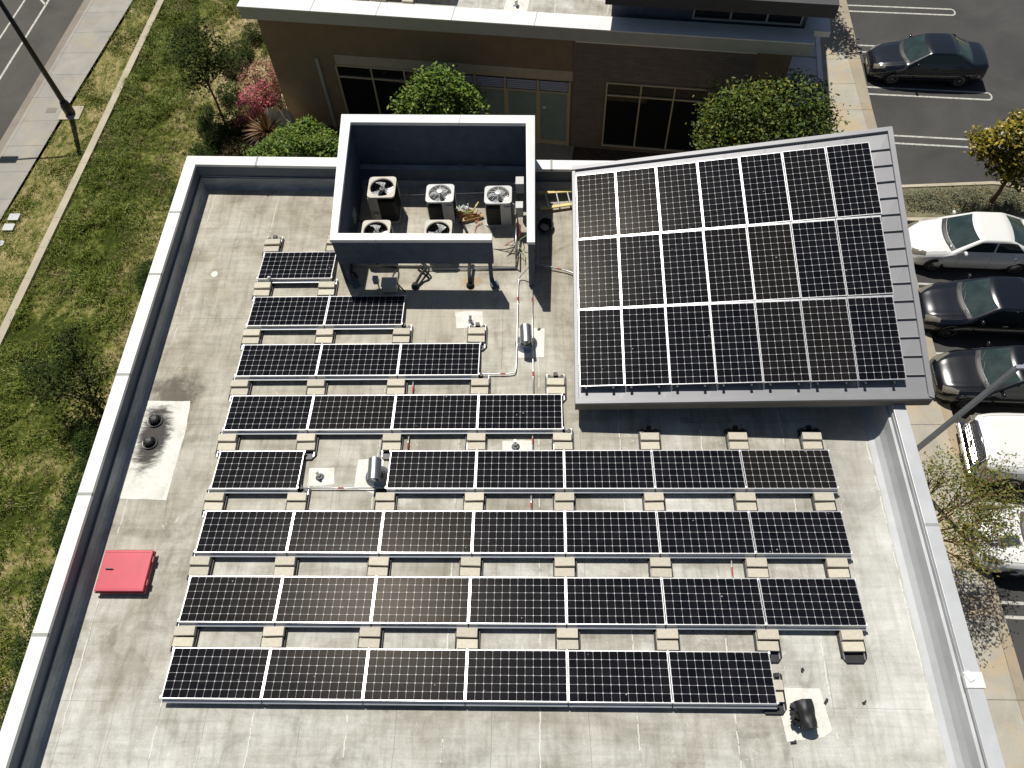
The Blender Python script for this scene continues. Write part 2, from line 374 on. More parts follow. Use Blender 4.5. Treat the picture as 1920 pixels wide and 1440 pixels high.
M['leafA'] = leafm('glossy_green_leaves', [(0,(.04,.08,.010)),(.5,(.09,.155,.016)),(.85,(.16,.23,.03)),(1,(.28,.31,.06))], rough=.55, spec=.2)
M['leafB'] = leafm('olive_green_leaves', [(0,(.03,.055,.008)),(.5,(.07,.11,.014)),(.88,(.14,.17,.022)),(1,(.26,.24,.04))], rough=.55, spec=.2)
M['leafD'] = leafm('dark_small_leaves', [(0,(.014,.026,.005)),(.6,(.032,.05,.009)),(1,(.065,.085,.02))], rough=.8, spec=.12)
M['leafY'] = leafm('yellowing_leaves', [(0,(.07,.075,.008)),(.5,(.17,.15,.012)),(.85,(.34,.25,.02)),(1,(.45,.33,.05))], rough=.35)
M['leafR'] = leafm('sparse_olive_leaves', [(0,(.05,.07,.012)),(.5,(.13,.16,.02)),(.8,(.24,.22,.04)),(1,(.28,.15,.08))])
M['flower'] = leafm('pink_bracts', [(0,(.035,.05,.012)),(.22,(.12,.05,.03)),(.35,(.45,.07,.09)),(.8,(.60,.13,.16)),(1,(.72,.30,.30))])
M['flowerO'] = leafm('bronze_pink_bracts', [(0,(.05,.055,.015)),(.35,(.16,.11,.03)),(.6,(.36,.16,.09)),(1,(.55,.17,.16))])
M['hedge'] = leafm('hedge_leaves', [(0,(.014,.028,.005)),(.6,(.035,.06,.012)),(1,(.07,.10,.025))], rough=.8, spec=.12)
M['brownhedge'] = leafm('brown_green_leaves', [(0,(.03,.03,.01)),(.5,(.075,.065,.025)),(1,(.16,.11,.06))], rough=.8, spec=.12)
M['blade_g'] = leafm('grass_blades', [(0,(.04,.085,.008)),(.45,(.12,.19,.018)),(.8,(.30,.34,.05)),(1,(.55,.48,.2))], rough=.6)
M['blade_y'] = leafm('dry_grass_blades', [(0,(.16,.15,.05)),(.5,(.36,.30,.13)),(1,(.60,.49,.28))], rough=.7)
M['phorm'] = leafm('bronze_sword_leaves', [(0,(.07,.045,.02)),(.5,(.20,.10,.045)),(.8,(.33,.20,.09)),(1,(.40,.34,.16))], rough=.4)
M['sage'] = leafm('sage_groundcover', [(0,(.06,.075,.04)),(.5,(.14,.16,.10)),(.8,(.22,.20,.10)),(1,(.30,.22,.12))], rough=.7)
M['bark'] = simple('bark', (.085,.06,.045), .9, 0, .3, 12); M['barkr'] = simple('reddish_bark', (.15,.07,.04), .85, 0, .3, 12)
M['polegreen'] = simple('dark_lamp_pole', (.022,.025,.022), .45, .2, .1)
M['polegrey'] = simple('grey_lamp_pole', (.33,.35,.39), .45, .3, .08)
exec_done = True
# ------------------------------------------------------------------ solar panels
ORD = ['first','second','third','fourth','fifth','sixth','seventh','eighth']
def panel_frame_mb(sx, sy, t=.04, w=.0135):
    m = MB(); m.box(0,sx,0,w,-t,0); m.box(0,sx,sy-w,sy,-t,0); m.box(0,w,w,sy-w,-t,0); m.box(sx-w,sx,w,sy-w,-t,0)
    return m
TILT = radians(5)
ROWY = dict(A=10.38,B=8.87,C=7.37,D=5.89,E=4.41,F=2.94,G=1.47,H=0.0)
ROWN = dict(A=[0],B=[0,1],C=[0,1,2],D=[0,1,2,3],E=[0,2,3,4,5,6],F=list(range(7)),G=list(range(7)),H=list(range(6)))
ROWX = dict(A=-.02,B=-.01,C=0,D=.01,E=.02,F=.01,G=0,H=0)
rowname = dict(A='first row',B='two-panel row',C='three-panel row',D='four-panel row',E='fifth row down, the gapped one',F='sixth row down',G='seventh row down',H='bottom row')
ZD = 6.0
ph = None
GP = 'flat solar panels in rows on the roof deck'
def hpanel_first():
    root = empty('solar_panel', (0,0,0), 'x', 'solar panel', group=GP)
    panel_frame_mb(PL, PW_).build('frame', M['alu'], root)
    g = MB(); g.add([(0,0,0),(PL-.034,0,0),(PL-.034,PW_-.034,0),(0,PW_-.034,0)],[(0,1,2,3)]); gl = g.build('cell_glass', M['cellsH'], root); gl.location = (.017,.017,-.006)
    b = MB(); b.box(.022,PL-.022,.022,PW_-.022,-.02,-.012); b.build('backsheet', M['white'], root)
    d = MB(); d.add([(0,.0,-.041),(PL,.0,-.041),(PL,-.014,-.082),(0,-.014,-.082),(0,-.060,-.100),(PL,-.060,-.100)],[(3,2,1,0),(4,5,2,3)]); d.build('wind_deflector', M['alud'], root)
    c = MB(); c.ob((0,0,.004),(.014,.028,.007)); c0 = c.build('clamp', M['alu'], root); c0.location = (-.01,.03,0)
    for cx,cy in ((-.01,PW_-.02),(PL+.01,.03),(PL+.01,PW_-.02)):
        c1 = c0.copy(); COL.objects.link(c1); c1.location = (cx,cy,0)
    return root
ph = hpanel_first(); kids = [k for k in bpy.data.objects if k.parent == ph]
first = True
for key in 'ABCDEFGH':
    for n,i in enumerate(ROWN[key]):
        o = ph if first else clone(ph, None, kids); first = False
        o.location = (ROWX[key]+i*1.98+.01, ROWY[key], ZD+.15+PW_*sin(TILT)); o.rotation_euler = (-TILT+random.uniform(-.002,.002), 0, random.uniform(-.0012,.0012))
        tot = len(ROWN[key])
        if key == 'A': lab = 'lone solar panel beside the dark screen wall, smallest row of the array'
        elif key == 'E' and n == 0: lab = 'solar panel standing alone left of the gap around the steel vent'
        else:
            lab = 'flat black solar panel, %s from left, %s' % (ORD[n], rowname[key])
        if key == 'B' and n == 1: lab = 'solar panel partly in the shadow of the screen wall, right one of the two-panel row'
        o['label'] = lab
# ballast trays with two blocks each
BW, BD, BH = .42, .185, .095
bm = MB(); bm.box(-BW/2,BW/2,-BD/2,BD/2,-BH,0)
block0 = bm.build('ballast_block', M['block'], None, bevel=.008)
tag(block0, 'x', 'concrete block', 'concrete ballast blocks between the panel rows')
tm = MB(); tm.box(-.25,.25,-.34,.33,0,.012); tm.box(-.25,-.235,-.30,.30,.012,.06); tm.box(.235,.25,-.30,.30,.012,.06)
tm.add([(-.25,-.30,.0),(.25,-.30,0),(.16,-.42,0),(-.16,-.42,0),(-.25,-.30,.05),(.25,-.30,.05),(.16,-.42,.05),(-.16,-.42,.05)],[(4,7,6,5),(0,4,5,1),(3,2,6,7),(1,5,6,2),(0,3,7,4)])
tm.box(-.05,.05,.30,.40,0,.09); tm.box(-.20,-.12,.25,.33,0,.07); tm.box(.12,.20,.25,.33,0,.07)
tray0 = empty('ballast_tray', (0,0,0), 'x', 'ballast tray', group='black ballast trays under the panel rows')
tm.build('pan', M['black'], tray0)
for sx_ in (-.2,.2):
    um = MB(); um.box(sx_-.01,sx_+.01,-.36,.36,.012,.055); um.build('support_channel', M['steel'], tray0)
tk = [k for k in bpy.data.objects if k.parent == tray0]
gaps = [(11.88,[0,1],'above the first panel row'),(10.38,[0,1],'below the first panel row'),(8.87,[0,1,2,3],'below the second panel row'),
        (7.37,[0,1,2,3,4],'below the third panel row'),(5.89,list(range(8)),'below the fourth panel row'),(4.41,list(range(8)),'below the fifth panel row'),
        (2.94,list(range(8)),'below the sixth panel row'),(1.47,list(range(8)),'below the seventh panel row'),(.52,[6],'under the bottom row')]
ft = True
for (y0, ks, where) in gaps:
    for k in ks:
        last = (k == ks[-1]); x = k*1.98 + (.13 if k == 0 else 0) - (.30 if k == 7 else 0) - (.12 if (last and k < 7 and len(ks) > 1 and k > 0) else 0)
        if y0 == .52: x = 11.82
        x += random.uniform(-.02,.02); yc = y0-.245
        pos = '%s from left' % ORD[ks.index(k)] if len(ks) > 1 else 'its right end'
        t = tray0 if ft else clone(tray0, None, tk); t.location = (x, yc, ZD+.003); t['label'] = 'black ballast tray %s, %s' % (where, pos)
        for q,(dy,zt) in enumerate(((.085,.185),(-.125,.125))):
            b = block0 if (ft and q == 0) else clone(block0, None, []); ft = ft and q == 0
            rz = random.uniform(-.03,.03)
            b.location = (x+random.uniform(-.012,.012), yc+dy, ZD+zt); b.rotation_euler = (random.uniform(-.01,.03), random.uniform(-.015,.015), rz)
            b['label'] = '%s tan block on the tray %s, %s' % (('upper','lower')[q], where, pos)
        # a second layer under the upper block keeps it raised
        s = clone(block0, None, []); s.location = (x, yc+.085, ZD+.089); s['label'] = 'base block beneath upper block, tray %s, %s' % (where, pos)
# ------------------------------------------------------------------ our building
bld = empty('commercial_building', (6.5,4,0), 'low commercial building with flat membrane roof, white coping and solar panels', 'building')
def part(mb, name, mat, parent=bld, **kw):
    o = mb.build(name, mat, parent, **kw)
    if parent is bld: o.location = (-6.5,-4,0)
    return o
ct = 6.8  # coping top
XL0, XL1, XR0, XR1 = -2.60, -2.33, 15.22, 15.47
YB = -7.5
NL, NR = (-2.6,14.42), (15.47,13.72)     # outer north corners
def ny(x): return NL[1]+(NR[1]-NL[1])*(x-NL[0])/(NR[0]-NL[0])
m = MB(); m.prism([(XL0+.06,YB),(XR1-.05,YB),(XR1-.05,ny(XR1)-.06),(XL0+.06,ny(XL0)-.06)], 0, 5.98); part(m,'wall',M['stucco'])
m = MB(); m.prism([(XL1-.1,YB+.2),(XR0+.1,YB+.2),(XR0+.1,ny(XR0)-.25),(XL1-.1,ny(XL1)-.25)], 5.985, ZD); part(m,'roof_deck',M['deck'])
# parapets with a step (flashing ledge) half way up: west, north, east
def parapet_run(a, b, inward, top, lift=.34, cant=True):
    """inner face polygon along a->b; inward = unit vector to the roof"""
    m = MB(); iw = Vector((inward[0],inward[1],0)); A = Vector((a[0],a[1],0)); B = Vector((b[0],b[1],0))
    prof = [(.17,ZD+.004),(.06,ZD+.05),(.035,ZD+.13),(.03,ZD+lift),(.0,ZD+lift+.02),(0,top-.08)]
    if cant: prof = [(.17,ZD+.004),(.10,ZD+.05),(.06,ZD+.13),(.05,ZD+lift)]; up = [(.05,ZD+lift+.001),(0,ZD+lift+.02),(0,top-.08)]
    else: up = []; prof = [(.34,ZD+.004),(.22,ZD+.05),(.13,ZD+.16),(.08,ZD+.34),(.05,ZD+.6),(.0,ZD+.62),(0,top-.08)]
    for i in range(len(up)-1):
        p, q = up[i], up[i+1]
        m.add([A+iw*p[0]+Vector((0,0,p[1])), B+iw*p[0]+Vector((0,0,p[1])), B+iw*q[0]+Vector((0,0,q[1])), A+iw*q[0]+Vector((0,0,q[1]))],[(0,1,2,3)],1)
    for i in range(len(prof)-1):
        p, q = prof[i], prof[i+1]
        m.add([A+iw*p[0]+Vector((0,0,p[1])), B+iw*p[0]+Vector((0,0,p[1])), B+iw*q[0]+Vector((0,0,q[1])), A+iw*q[0]+Vector((0,0,q[1]))],[(0,1,2,3)])
    m.hexa([A-iw*.18+Vector((0,0,5.98)), A+Vector((0,0,5.98)), B+Vector((0,0,5.98)), B-iw*.18+Vector((0,0,5.98))],
           [A-iw*.18+Vector((0,0,top-.08)), A-iw*.002+Vector((0,0,top-.08)), B-iw*.002+Vector((0,0,top-.08)), B-iw*.18+Vector((0,0,top-.08))])
    return m
WJ = ny(XL1)-.36
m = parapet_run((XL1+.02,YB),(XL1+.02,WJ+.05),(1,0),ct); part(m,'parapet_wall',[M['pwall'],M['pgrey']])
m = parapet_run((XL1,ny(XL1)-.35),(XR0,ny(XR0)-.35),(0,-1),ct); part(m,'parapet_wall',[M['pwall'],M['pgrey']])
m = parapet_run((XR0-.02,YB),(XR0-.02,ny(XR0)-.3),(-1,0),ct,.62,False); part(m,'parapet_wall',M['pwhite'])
# flashing bar on the west and north inner faces
m = MB(); m.tube([(XL1+.075,YB,ZD+.37),(XL1+.075,WJ,ZD+.37)],.014,6); m.tube([(XL1+.1,WJ,ZD+.37),(2.1,ny(2.1)-.42,ZD+.37)],.014,6); m.tube([(7.4,ny(7.4)-.42,ZD+.37),(8.3,ny(8.3)-.42,ZD+.37)],.014,6)
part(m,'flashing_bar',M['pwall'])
def coping(polys, name, mat, z0, z1):
    for p in polys: m = MB(); m.prism(p, z0, z1); part(m, name, mat, bevel=.006)
cW = coping([[(XL0,YB),(XL1+.05,YB),(XL1+.05,WJ+.02),(XL0,ny(XL0)-.0)]], 'coping', M['coping'], ct-.09, ct)
cN = coping([[(XL0+.002,ny(XL0)),(XL1+.052,WJ+.018),(2.3,ny(2.3)-.36),(2.3,ny(2.3))],[(7.1,ny(7.1)),(7.1,ny(7.1)-.36),(XR1,ny(XR1)-.36),(XR1,ny(XR1))]], 'coping', M['coping'], ct-.092, ct-.002)
cE = coping([[(XR0-.03,YB),(XR1,YB),(XR1,.35),(XR0-.04,.35)]], 'coping', M['coping_grey'], ct-.09, ct)
cE2 = coping([[(XR0-.01,.353),(XR1+.02,.353),(XR1+.03,ny(XR1)-.37),(XR0+.0,ny(XR1)-.37)]], 'coping', M['coping_grey'], ct-.085, ct+.01)
for px,py in ((285,514),(225,702),(156,926),(75,1190),(372,413-16)):
    q = P(px,py,ct); jm = MB(); jm.box(XL0-.004,XL1+.054,q.y-.035,q.y+.035,ct-.07,ct+.004); part(jm,'coping_splice',M['joint'])
for x in (-.55,7.75): jm = MB(); jm.box(x-.03,x+.03,ny(x)-.365,ny(x)+.004,ct-.07,ct+.0035); part(jm,'coping_splice',M['joint'])
for px,py in ((1752,984),):
    q = P(px,py,ct); jm = MB(); jm.box(XR0-.004,XR1+.034,q.y-.03,q.y+.03,ct-.07,ct+.014); part(jm,'coping_splice',M['joint'])
q = P(1825,1268,ct); m = MB(); m.box(XR0-.05,XR1+.04,.22,.50,ct-.06,ct+.02); m.ob((15.26,.42,ct+.02),(.06,.09,.02),.5); part(m,'splice_patch',M['coping'])
# pale roof patches
def patchpoly(pts, name='coating_patch', z=ZD+.004, mat='patch'):
    m = MB(); pl = []
    n = len(pts)
    for i in range(n):
        a = Vector(pts[i]); b = Vector(pts[(i+1)%n]); L = (b-a).length; k = max(2,int(L/.10))
        for j in range(k):
            t = j/k; p = a.lerp(b,t); d = (b-a).normalized(); nn = Vector((-d.y,d.x))
            am = .018 if 0 < j < k-1 else 0; p = p+nn*am*noise.noise(Vector((p.x*3,p.y*3,1.7)))
            pl.append((p.x,p.y))
    m.sheet(pl, z); return part(m, name, M[mat])
patchpoly([PX(255,752,ZD),PX(357,752,ZD),PX(350,800,ZD),PX(312,938,ZD),PX(222,935,ZD)])
patchpoly([PX(1452,1289,ZD),PX(1537,1291,ZD),PX(1546,1320,ZD),PX(1561,1370,ZD),PX(1545,1382,ZD),PX(1476,1391,ZD)])
patchpoly([PX(580,878,ZD),PX(627,877,ZD),PX(627,908,ZD),PX(576,912,ZD)])
patchpoly([PX(672,862,ZD),PX(720,858,ZD),PX(714,915,ZD),PX(700,926,ZD),PX(664,915,ZD)])
patchpoly([PX(942,826,ZD),PX(998,826,ZD),PX(998,852,ZD),PX(942,852,ZD)])
patchpoly([PX(853,584,ZD),PX(904,584,ZD),PX(906,612,ZD),PX(856,616,ZD)])
patchpoly([PX(972,615,ZD),PX(1021,616,ZD),PX(1020,670,ZD),PX(972,671,ZD)])
patchpoly([(P(402,514,ZD).x+.09*cos(t*pi/6), P(402,514,ZD).y+.10*sin(t*pi/6)) for t in range(12)])
# equipment pad inside the screen
m = MB(); m.prism([(2.35,13.9),(6.8,13.9),(6.8,10.82),(2.35,10.95)], ZD+.002, ZD+.09); part(m,'equipment_pad',M['deck'])
# screen walls: back higher, sides slope down to the front
zA, zF = ZD+2.2, ZD+1.72
A = P(640,214,zA); B = P(1003,216,zA); C = P(1003,454,zF); D = P(618,450,zF); E_ = P(922,450,zF)
Ai = P(657,229,zA); Bi = P(986,231,zA); Ci = P(988,454,zF); Di = P(633,437,zF); E2 = P(922,438,zF)
A.x -= .0
def wallq(a, b, ai, bi, z0, name='screen_wall'):
    """a,b outer top points, ai,bi inner top points"""
    m = MB(); ins = .035
    def mv(p, q, t):  r = p.lerp(q, t); return r
    ao, bo = mv(a,ai,.12), mv(b,bi,.12); aii, bii = mv(ai,a,.12), mv(bi,b,.12)
    pts = [ao,bo,bii,aii]
    pts = [Vector((p.x,p.y,p.z-.08)) for p in pts]
    ar = sum(pts[i].x*pts[(i+1)%4].y-pts[(i+1)%4].x*pts[i].y for i in range(4))
    if ar < 0: pts = pts[::-1]
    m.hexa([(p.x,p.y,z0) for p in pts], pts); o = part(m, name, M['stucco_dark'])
    return o
def capq(a, b, ai, bi, up=0):
    pts = [a,b,bi,ai]; ar = sum(pts[i].x*pts[(i+1)%4].y-pts[(i+1)%4].x*pts[i].y for i in range(4))
    if ar < 0: pts = pts[::-1]
    m = MB(); m.hexa([(p.x,p.y,p.z-.1+up) for p in pts], [(p.x,p.y,p.z+up) for p in pts]); return m
for a,b,ai,bi,z0,up in ((A,B,Ai,Bi,5.98,0),(B,C,Bi,Ci,5.98,.0),(A,D,Ai,Di,5.98,0),(D,E_,Di,E2,ZD+.80,0)):
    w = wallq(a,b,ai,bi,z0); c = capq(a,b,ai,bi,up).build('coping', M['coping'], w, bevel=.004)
m = MB(); 
for (px,py) in ((820,-1),):
    q = A.lerp(B,.62); q2 = Ai.lerp(Bi,.62); m.hexa([(q2.x,q2.y,zA-.08),(q2.x+.012,q2.y,zA-.08),(q.x+.012,q.y,zA-.08),(q.x,q.y,zA-.08)],[(q2.x,q2.y-.004,zA+.004),(q2.x+.012,q2.y-.004,zA+.004),(q.x+.012,q.y+.004,zA+.004),(q.x,q.y+.004,zA+.004)])
q = D.lerp(E_,.285); q2 = Di.lerp(E2,.21); m.hexa([(q.x,q.y-.004,zF-.08),(q.x+.012,q.y-.004,zF-.08),(q2.x+.012,q2.y+.004,zF-.08),(q2.x,q2.y+.004,zF-.08)],[(q.x,q.y-.004,zF+.004),(q.x+.012,q.y-.004,zF+.004),(q2.x+.012,q2.y+.004,zF+.004),(q2.x,q2.y+.004,zF+.004)])
for t,s_ in ((.16,(B,C,Bi,Ci)),):
    q = s_[0].lerp(s_[1],t); q2 = s_[2].lerp(s_[3],t); z = q.z; m.hexa([(q2.x-.004,q.y,z-.08),(q.x+.004,q.y,z-.08),(q.x+.004,q.y+.014,z-.08),(q2.x-.004,q.y+.014,z-.08)],[(q2.x-.004,q.y,z+.004),(q.x+.004,q.y,z+.004),(q.x+.004,q.y+.014,z+.004),(q2.x-.004,q.y+.014,z+.004)])
part(m,'coping_joint',M['joint'])
# legs of the floating front screen
for (x,dx) in ((D.x+.13,.10),(E_.x-.10,0),):
    m = MB()
    y = D.lerp(E_,(x-D.x)/(E_.x-D.x)).y+.1
    m.hexa([(x-.05,y-.03,ZD+.15),(x+.05,y-.03,ZD+.15),(x+.05,y+.03,ZD+.15),(x-.05,y+.03,ZD+.15)],[(x-.05,y-.03,ZD+.85),(x+.05,y-.03,ZD+.85),(x+.05,y+.03,ZD+.85),(x-.05,y+.03,ZD+.85)])
    m.hexa([(x-.03+dx,y-.16,ZD+.002),(x+.09+dx,y-.16,ZD+.002),(x+.09+dx,y-.04,ZD+.002),(x-.03+dx,y-.04,ZD+.002)],[(x-.05,y-.03,ZD+.149),(x+.05,y-.03,ZD+.149),(x+.05,y+.03,ZD+.149),(x-.05,y+.03,ZD+.149)])
    m.ob((x+.08+dx,y-.16,ZD+.05),(.10,.08,.05),.4)
    part(m,'screen_leg',M['stucco_dark'])
# ---- canted metal roof carrying the upright panels: a ruled surface S(i,j)
So = Vector((8.297213,6.621379,6.901279)); Su = Vector((1.018226,-.016558,.054180)); Sv = Vector((.021488,2.013993,.207817)); Sw = .034727
def S(i, j, dz=0): return So+Su*i+Sv*j+Vector((0,0,Sw*i*j+dz))
i0,i1,j0,j1 = -.085,7.57,-.17,3.2     # outer rim in panel units
m = MB(); ZR = -.17
def gridrect(m, a0,a1,b0,b1,dz,th=.04,n=8):
    top = [S(a0+(a1-a0)*t/n,b0,dz) for t in range(n+1)]; 
    for k in range(n):
        ia, ib = a0+(a1-a0)*k/n, a0+(a1-a0)*(k+1)/n
        for l_ in range(4):
            ja, jb = b0+(b1-b0)*l_/4, b0+(b1-b0)*(l_+1)/4
            m.add([S(ia,ja,dz),S(ib,ja,dz),S(ib,jb,dz),S(ia,jb,dz)],[(0,1,2,3)])
gridrect(m,i0+.05,i1-.05,j0+.03,j1-.03,ZR)
cr = part(m,'canted_roof',M['roofmetal'])
# rim trims (top at about panel level), mitred
m = MB(); wI, wJ = .11, .055
def bar(m, a, b, c, d, z0, z1):   # corner params (i,j)
    pts = [a,b,c,d]; n = 6
    for k in range(n):
        t0, t1 = k/n, (k+1)/n
        def L(p,q,t): return (p[0]+(q[0]-p[0])*t, p[1]+(q[1]-p[1])*t)
        q0, q1, q2, q3 = L(a,b,t0), L(a,b,t1), L(d,c,t1), L(d,c,t0)
        m.hexa([S(*q,z0) for q in (q0,q1,q2,q3)], [S(*q,z1) for q in (q0,q1,q2,q3)])
bar(m,(i0,j1-wJ),(i1-wI,j1-wJ),(i1,j1),(i0,j1),-.42,-.10)              # back
o1 = m.build('rim_trim', M['roofmetal'], cr)
m = MB(); bar(m,(i1-wI,j0+.02),(i1,j0),(i1,j1-.001),(i1-wI,j1-wJ-.001),-.42,-.102); o2 = m.build('rim_trim', M['roofmetal'], cr)
m = MB(); bar(m,(i0,j0),(i1-.001,j0),(i1-wI-.001,j0+.055),(i0,j0+.055),-.20,-.13); o3 = m.build('rim_trim', M['roofmetal'], cr)
m = MB(); bar(m,(i0,j0+.056),(i0+.075,j0+.056),(i0+.075,j1-wJ-.002),(i0,j1-wJ-.002),-.42,-.135); o4 = m.build('rim_trim', M['roofmetal'], cr)
m = MB(); bar(m,(i0+.002,j0+.004),(i1-.002,j0+.004),(i1-.1,j0+.05),(i0+.002,j0+.05),-.44,-.202); m.build('fascia', M['roofmetal_dark'], cr)
# standing seams run left-right, visible on the right margin and bottom strip
m = MB(); k = 0; jj = .10
while jj < j1-.1:
    a = S(i0+.09,jj,ZR); b = S(i1-wI-.005,jj,ZR); n = 8
    for t in range(n):
        p, q = S(i0+.09+(i1-wI-.005-i0-.09)*t/n,jj,ZR), S(i0+.09+(i1-wI-.005-i0-.09)*(t+1)/n,jj,ZR)
        m.hexa([p+Vector((0,-.012,0)),q+Vector((0,-.012,0)),q+Vector((0,.012,0)),p+Vector((0,.012,0))],[p+Vector((0,-.012,.05)),q+Vector((0,-.012,.05)),q+Vector((0,.012,.05)),p+Vector((0,.012,.05))])
    jj += .2165
m.build('standing_seam', M['roofmetal'], cr)
# walls carrying the canted roof
m = MB()
def wseg(m, a, b):
    A_ = S(*a,-.2); B_ = S(*b,-.2); d = (B_-A_); d.z = 0; nn = Vector((-d.y,d.x,0)).normalized()*.1
    m.hexa([(A_.x,A_.y,5.98),(B_.x,B_.y,5.98),(B_.x+nn.x,B_.y+nn.y,5.98),(A_.x+nn.x,A_.y+nn.y,5.98)],[A_,B_,B_+nn,A_+nn])
wseg(m,(.12,.30),(7.1,.30)); wseg(m,(7.1,.30),(7.1,2.95)); wseg(m,(.22,2.95),(.22,.31)); wseg(m,(7.1,2.96),(.12,2.96))
part(m,'penthouse_wall',M['stucco_dark'])
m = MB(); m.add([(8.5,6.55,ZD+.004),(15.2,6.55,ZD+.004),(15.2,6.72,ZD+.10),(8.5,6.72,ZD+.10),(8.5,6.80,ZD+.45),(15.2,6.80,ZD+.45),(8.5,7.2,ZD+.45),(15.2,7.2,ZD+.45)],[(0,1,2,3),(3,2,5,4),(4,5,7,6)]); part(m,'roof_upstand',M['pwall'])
# panels on the canted roof
GV = 'upright solar panels on the canted metal roof'
rown = ['bottom row','middle row','top row']
for j in range(3):
    for i in range(7):
        g0 = .006; p00, p10, p11, p01 = S(i+g0,j+.004), S(i+1-g0,j+.004), S(i+1-g0,j+1-.006), S(i+g0,j+1-.006)
        ux = ((p10-p00)+(p11-p01)).normalized(); uy = ((p01-p00)+(p11-p10)); uz = ux.cross(uy).normalized(); uy = uz.cross(ux)
        ctr = (p00+p10+p11+p01)/4; sx, sy = PW_+.020, PL+.034
        root = empty('solar_panel', (0,0,0), 'upright black solar panel, %s from the left in the %s of the canted roof' % (ORD[i], rown[j]), 'solar panel', group=GV)
        org = ctr-ux*sx/2-uy*sy/2
        root.matrix_world = Matrix(((ux.x,uy.x,uz.x,org.x),(ux.y,uy.y,uz.y,org.y),(ux.z,uy.z,uz.z,org.z),(0,0,0,1)))
        if i == 0 and j == 0:
            fm = panel_frame_mb(sx, sy).build('frame', M['alu'], root); vf = fm.data
            g = MB(); g.add([(0,0,0),(sx-.034,0,0),(sx-.034,sy-.034,0),(0,sy-.034,0)],[(0,1,2,3)]); gl = g.build('cell_glass', M['cellsV'], root); vg = gl.data
            b = MB(); b.box(.022,sx-.022,.022,sy-.022,-.02,-.012); vb = b.build('backsheet', M['white'], root).data
        else:
            fm = bpy.data.objects.new('frame', vf); gl = bpy.data.objects.new('cell_glass', vg); bs = bpy.data.objects.new('backsheet', vb)
            for o in (fm,gl,bs): COL.objects.link(o); o.parent = root
        gl.location = (.017,.017,-.006)
        if j < 2:      # rail strip with bolts covering the joint to the row above
            b = MB(); b.box(.0,sx+.008,sy-.012,sy+.032,-.03,.003)
            for bx in (.17,.78): b.lathe((bx,sy+.010,.003),[(.009,0),(.009,.006),(0,.006)],6,1)
            b.build('mounting_rail', [M['alu'],M['black']], root)
m = MB()
for k in range(14):
    p = S(.15+k*.5+(.1 if k%2 else 0),-.012,-.05); m.ob(p,(.02,.03,.04))
    q = S(.15+k*.5+(.1 if k%2 else 0),-.05,-.13); m.ob(q,(.012,.012,.012))
m.build('rail_foot', M['black'], cr)
# ------------------------------------------------------------------ rooftop equipment
def bezier(pts, n=6):
    """Catmull-Rom through the points"""
    pts = [Vector(p) for p in pts]; out = []
    q = [pts[0]*2-pts[1]]+pts+[pts[-1]*2-pts[-2]]
    for i in range(1, len(q)-2):
        for k in range(n):
            t = k/n; a,b,c,d = q[i-1],q[i],q[i+1],q[i+2]
            out.append(.5*((2*b)+(c-a)*t+(2*a-5*b+4*c-d)*t*t+(3*b-a-3*c+d)*t**3))
    out.append(pts[-1]); return out
def rrect(x0,x1,y0,y1,r,n=4):
    out = []
    for cx,cy,a in ((x1-r,y1-r,0),(x0+r,y1-r,pi/2),(x0+r,y0+r,pi),(x1-r,y0+r,1.5*pi)):
        for k in range(n+1): t = a+pi/2*k/n; out.append((cx+r*cos(t), cy+r*sin(t)))
    return out
def holed(m, outer, cx, cy, r, z, z0):
    """flat top plate with a round hole, skirt down to z0"""
    n = 40; o = len(m.v)
    def hit(t):
        best = None; dx, dy = cos(t), sin(t)
        for i in range(len(outer)):
            x1,y1 = outer[i]; x2,y2 = outer[(i+1)%len(outer)]; ex,ey = x2-x1,y2-y1; den = dx*ey-dy*ex
            if abs(den) < 1e-9: continue
            s = ((x1-cx)*ey-(y1-cy)*ex)/den; u = ((x1-cx)*dy-(y1-cy)*dx)/den
            if s > 0 and -1e-6 <= u <= 1+1e-6 and (best is None or s > best): best = s
        return (cx+dx*best, cy+dy*best)
    for k in range(n): t = 2*pi*k/n; m.v.append((cx+r*cos(t),cy+r*sin(t),z-.02))
    for k in range(n): t = 2*pi*k/n; m.v.append((cx+(r+.02)*cos(t),cy+(r+.02)*sin(t),z))
    for k in range(n): t = 2*pi*k/n; h = hit(t); m.v.append((h[0],h[1],z))
    for k in range(n): t = 2*pi*k/n; h = hit(t); m.v.append((h[0],h[1],z0))
    for a in range(3):
        for k in range(n): j = (k+1)%n; m.f.append((o+a*n+k,o+(a+1)*n+k,o+(a+1)*n+j,o+a*n+j)); m.m.append(0)
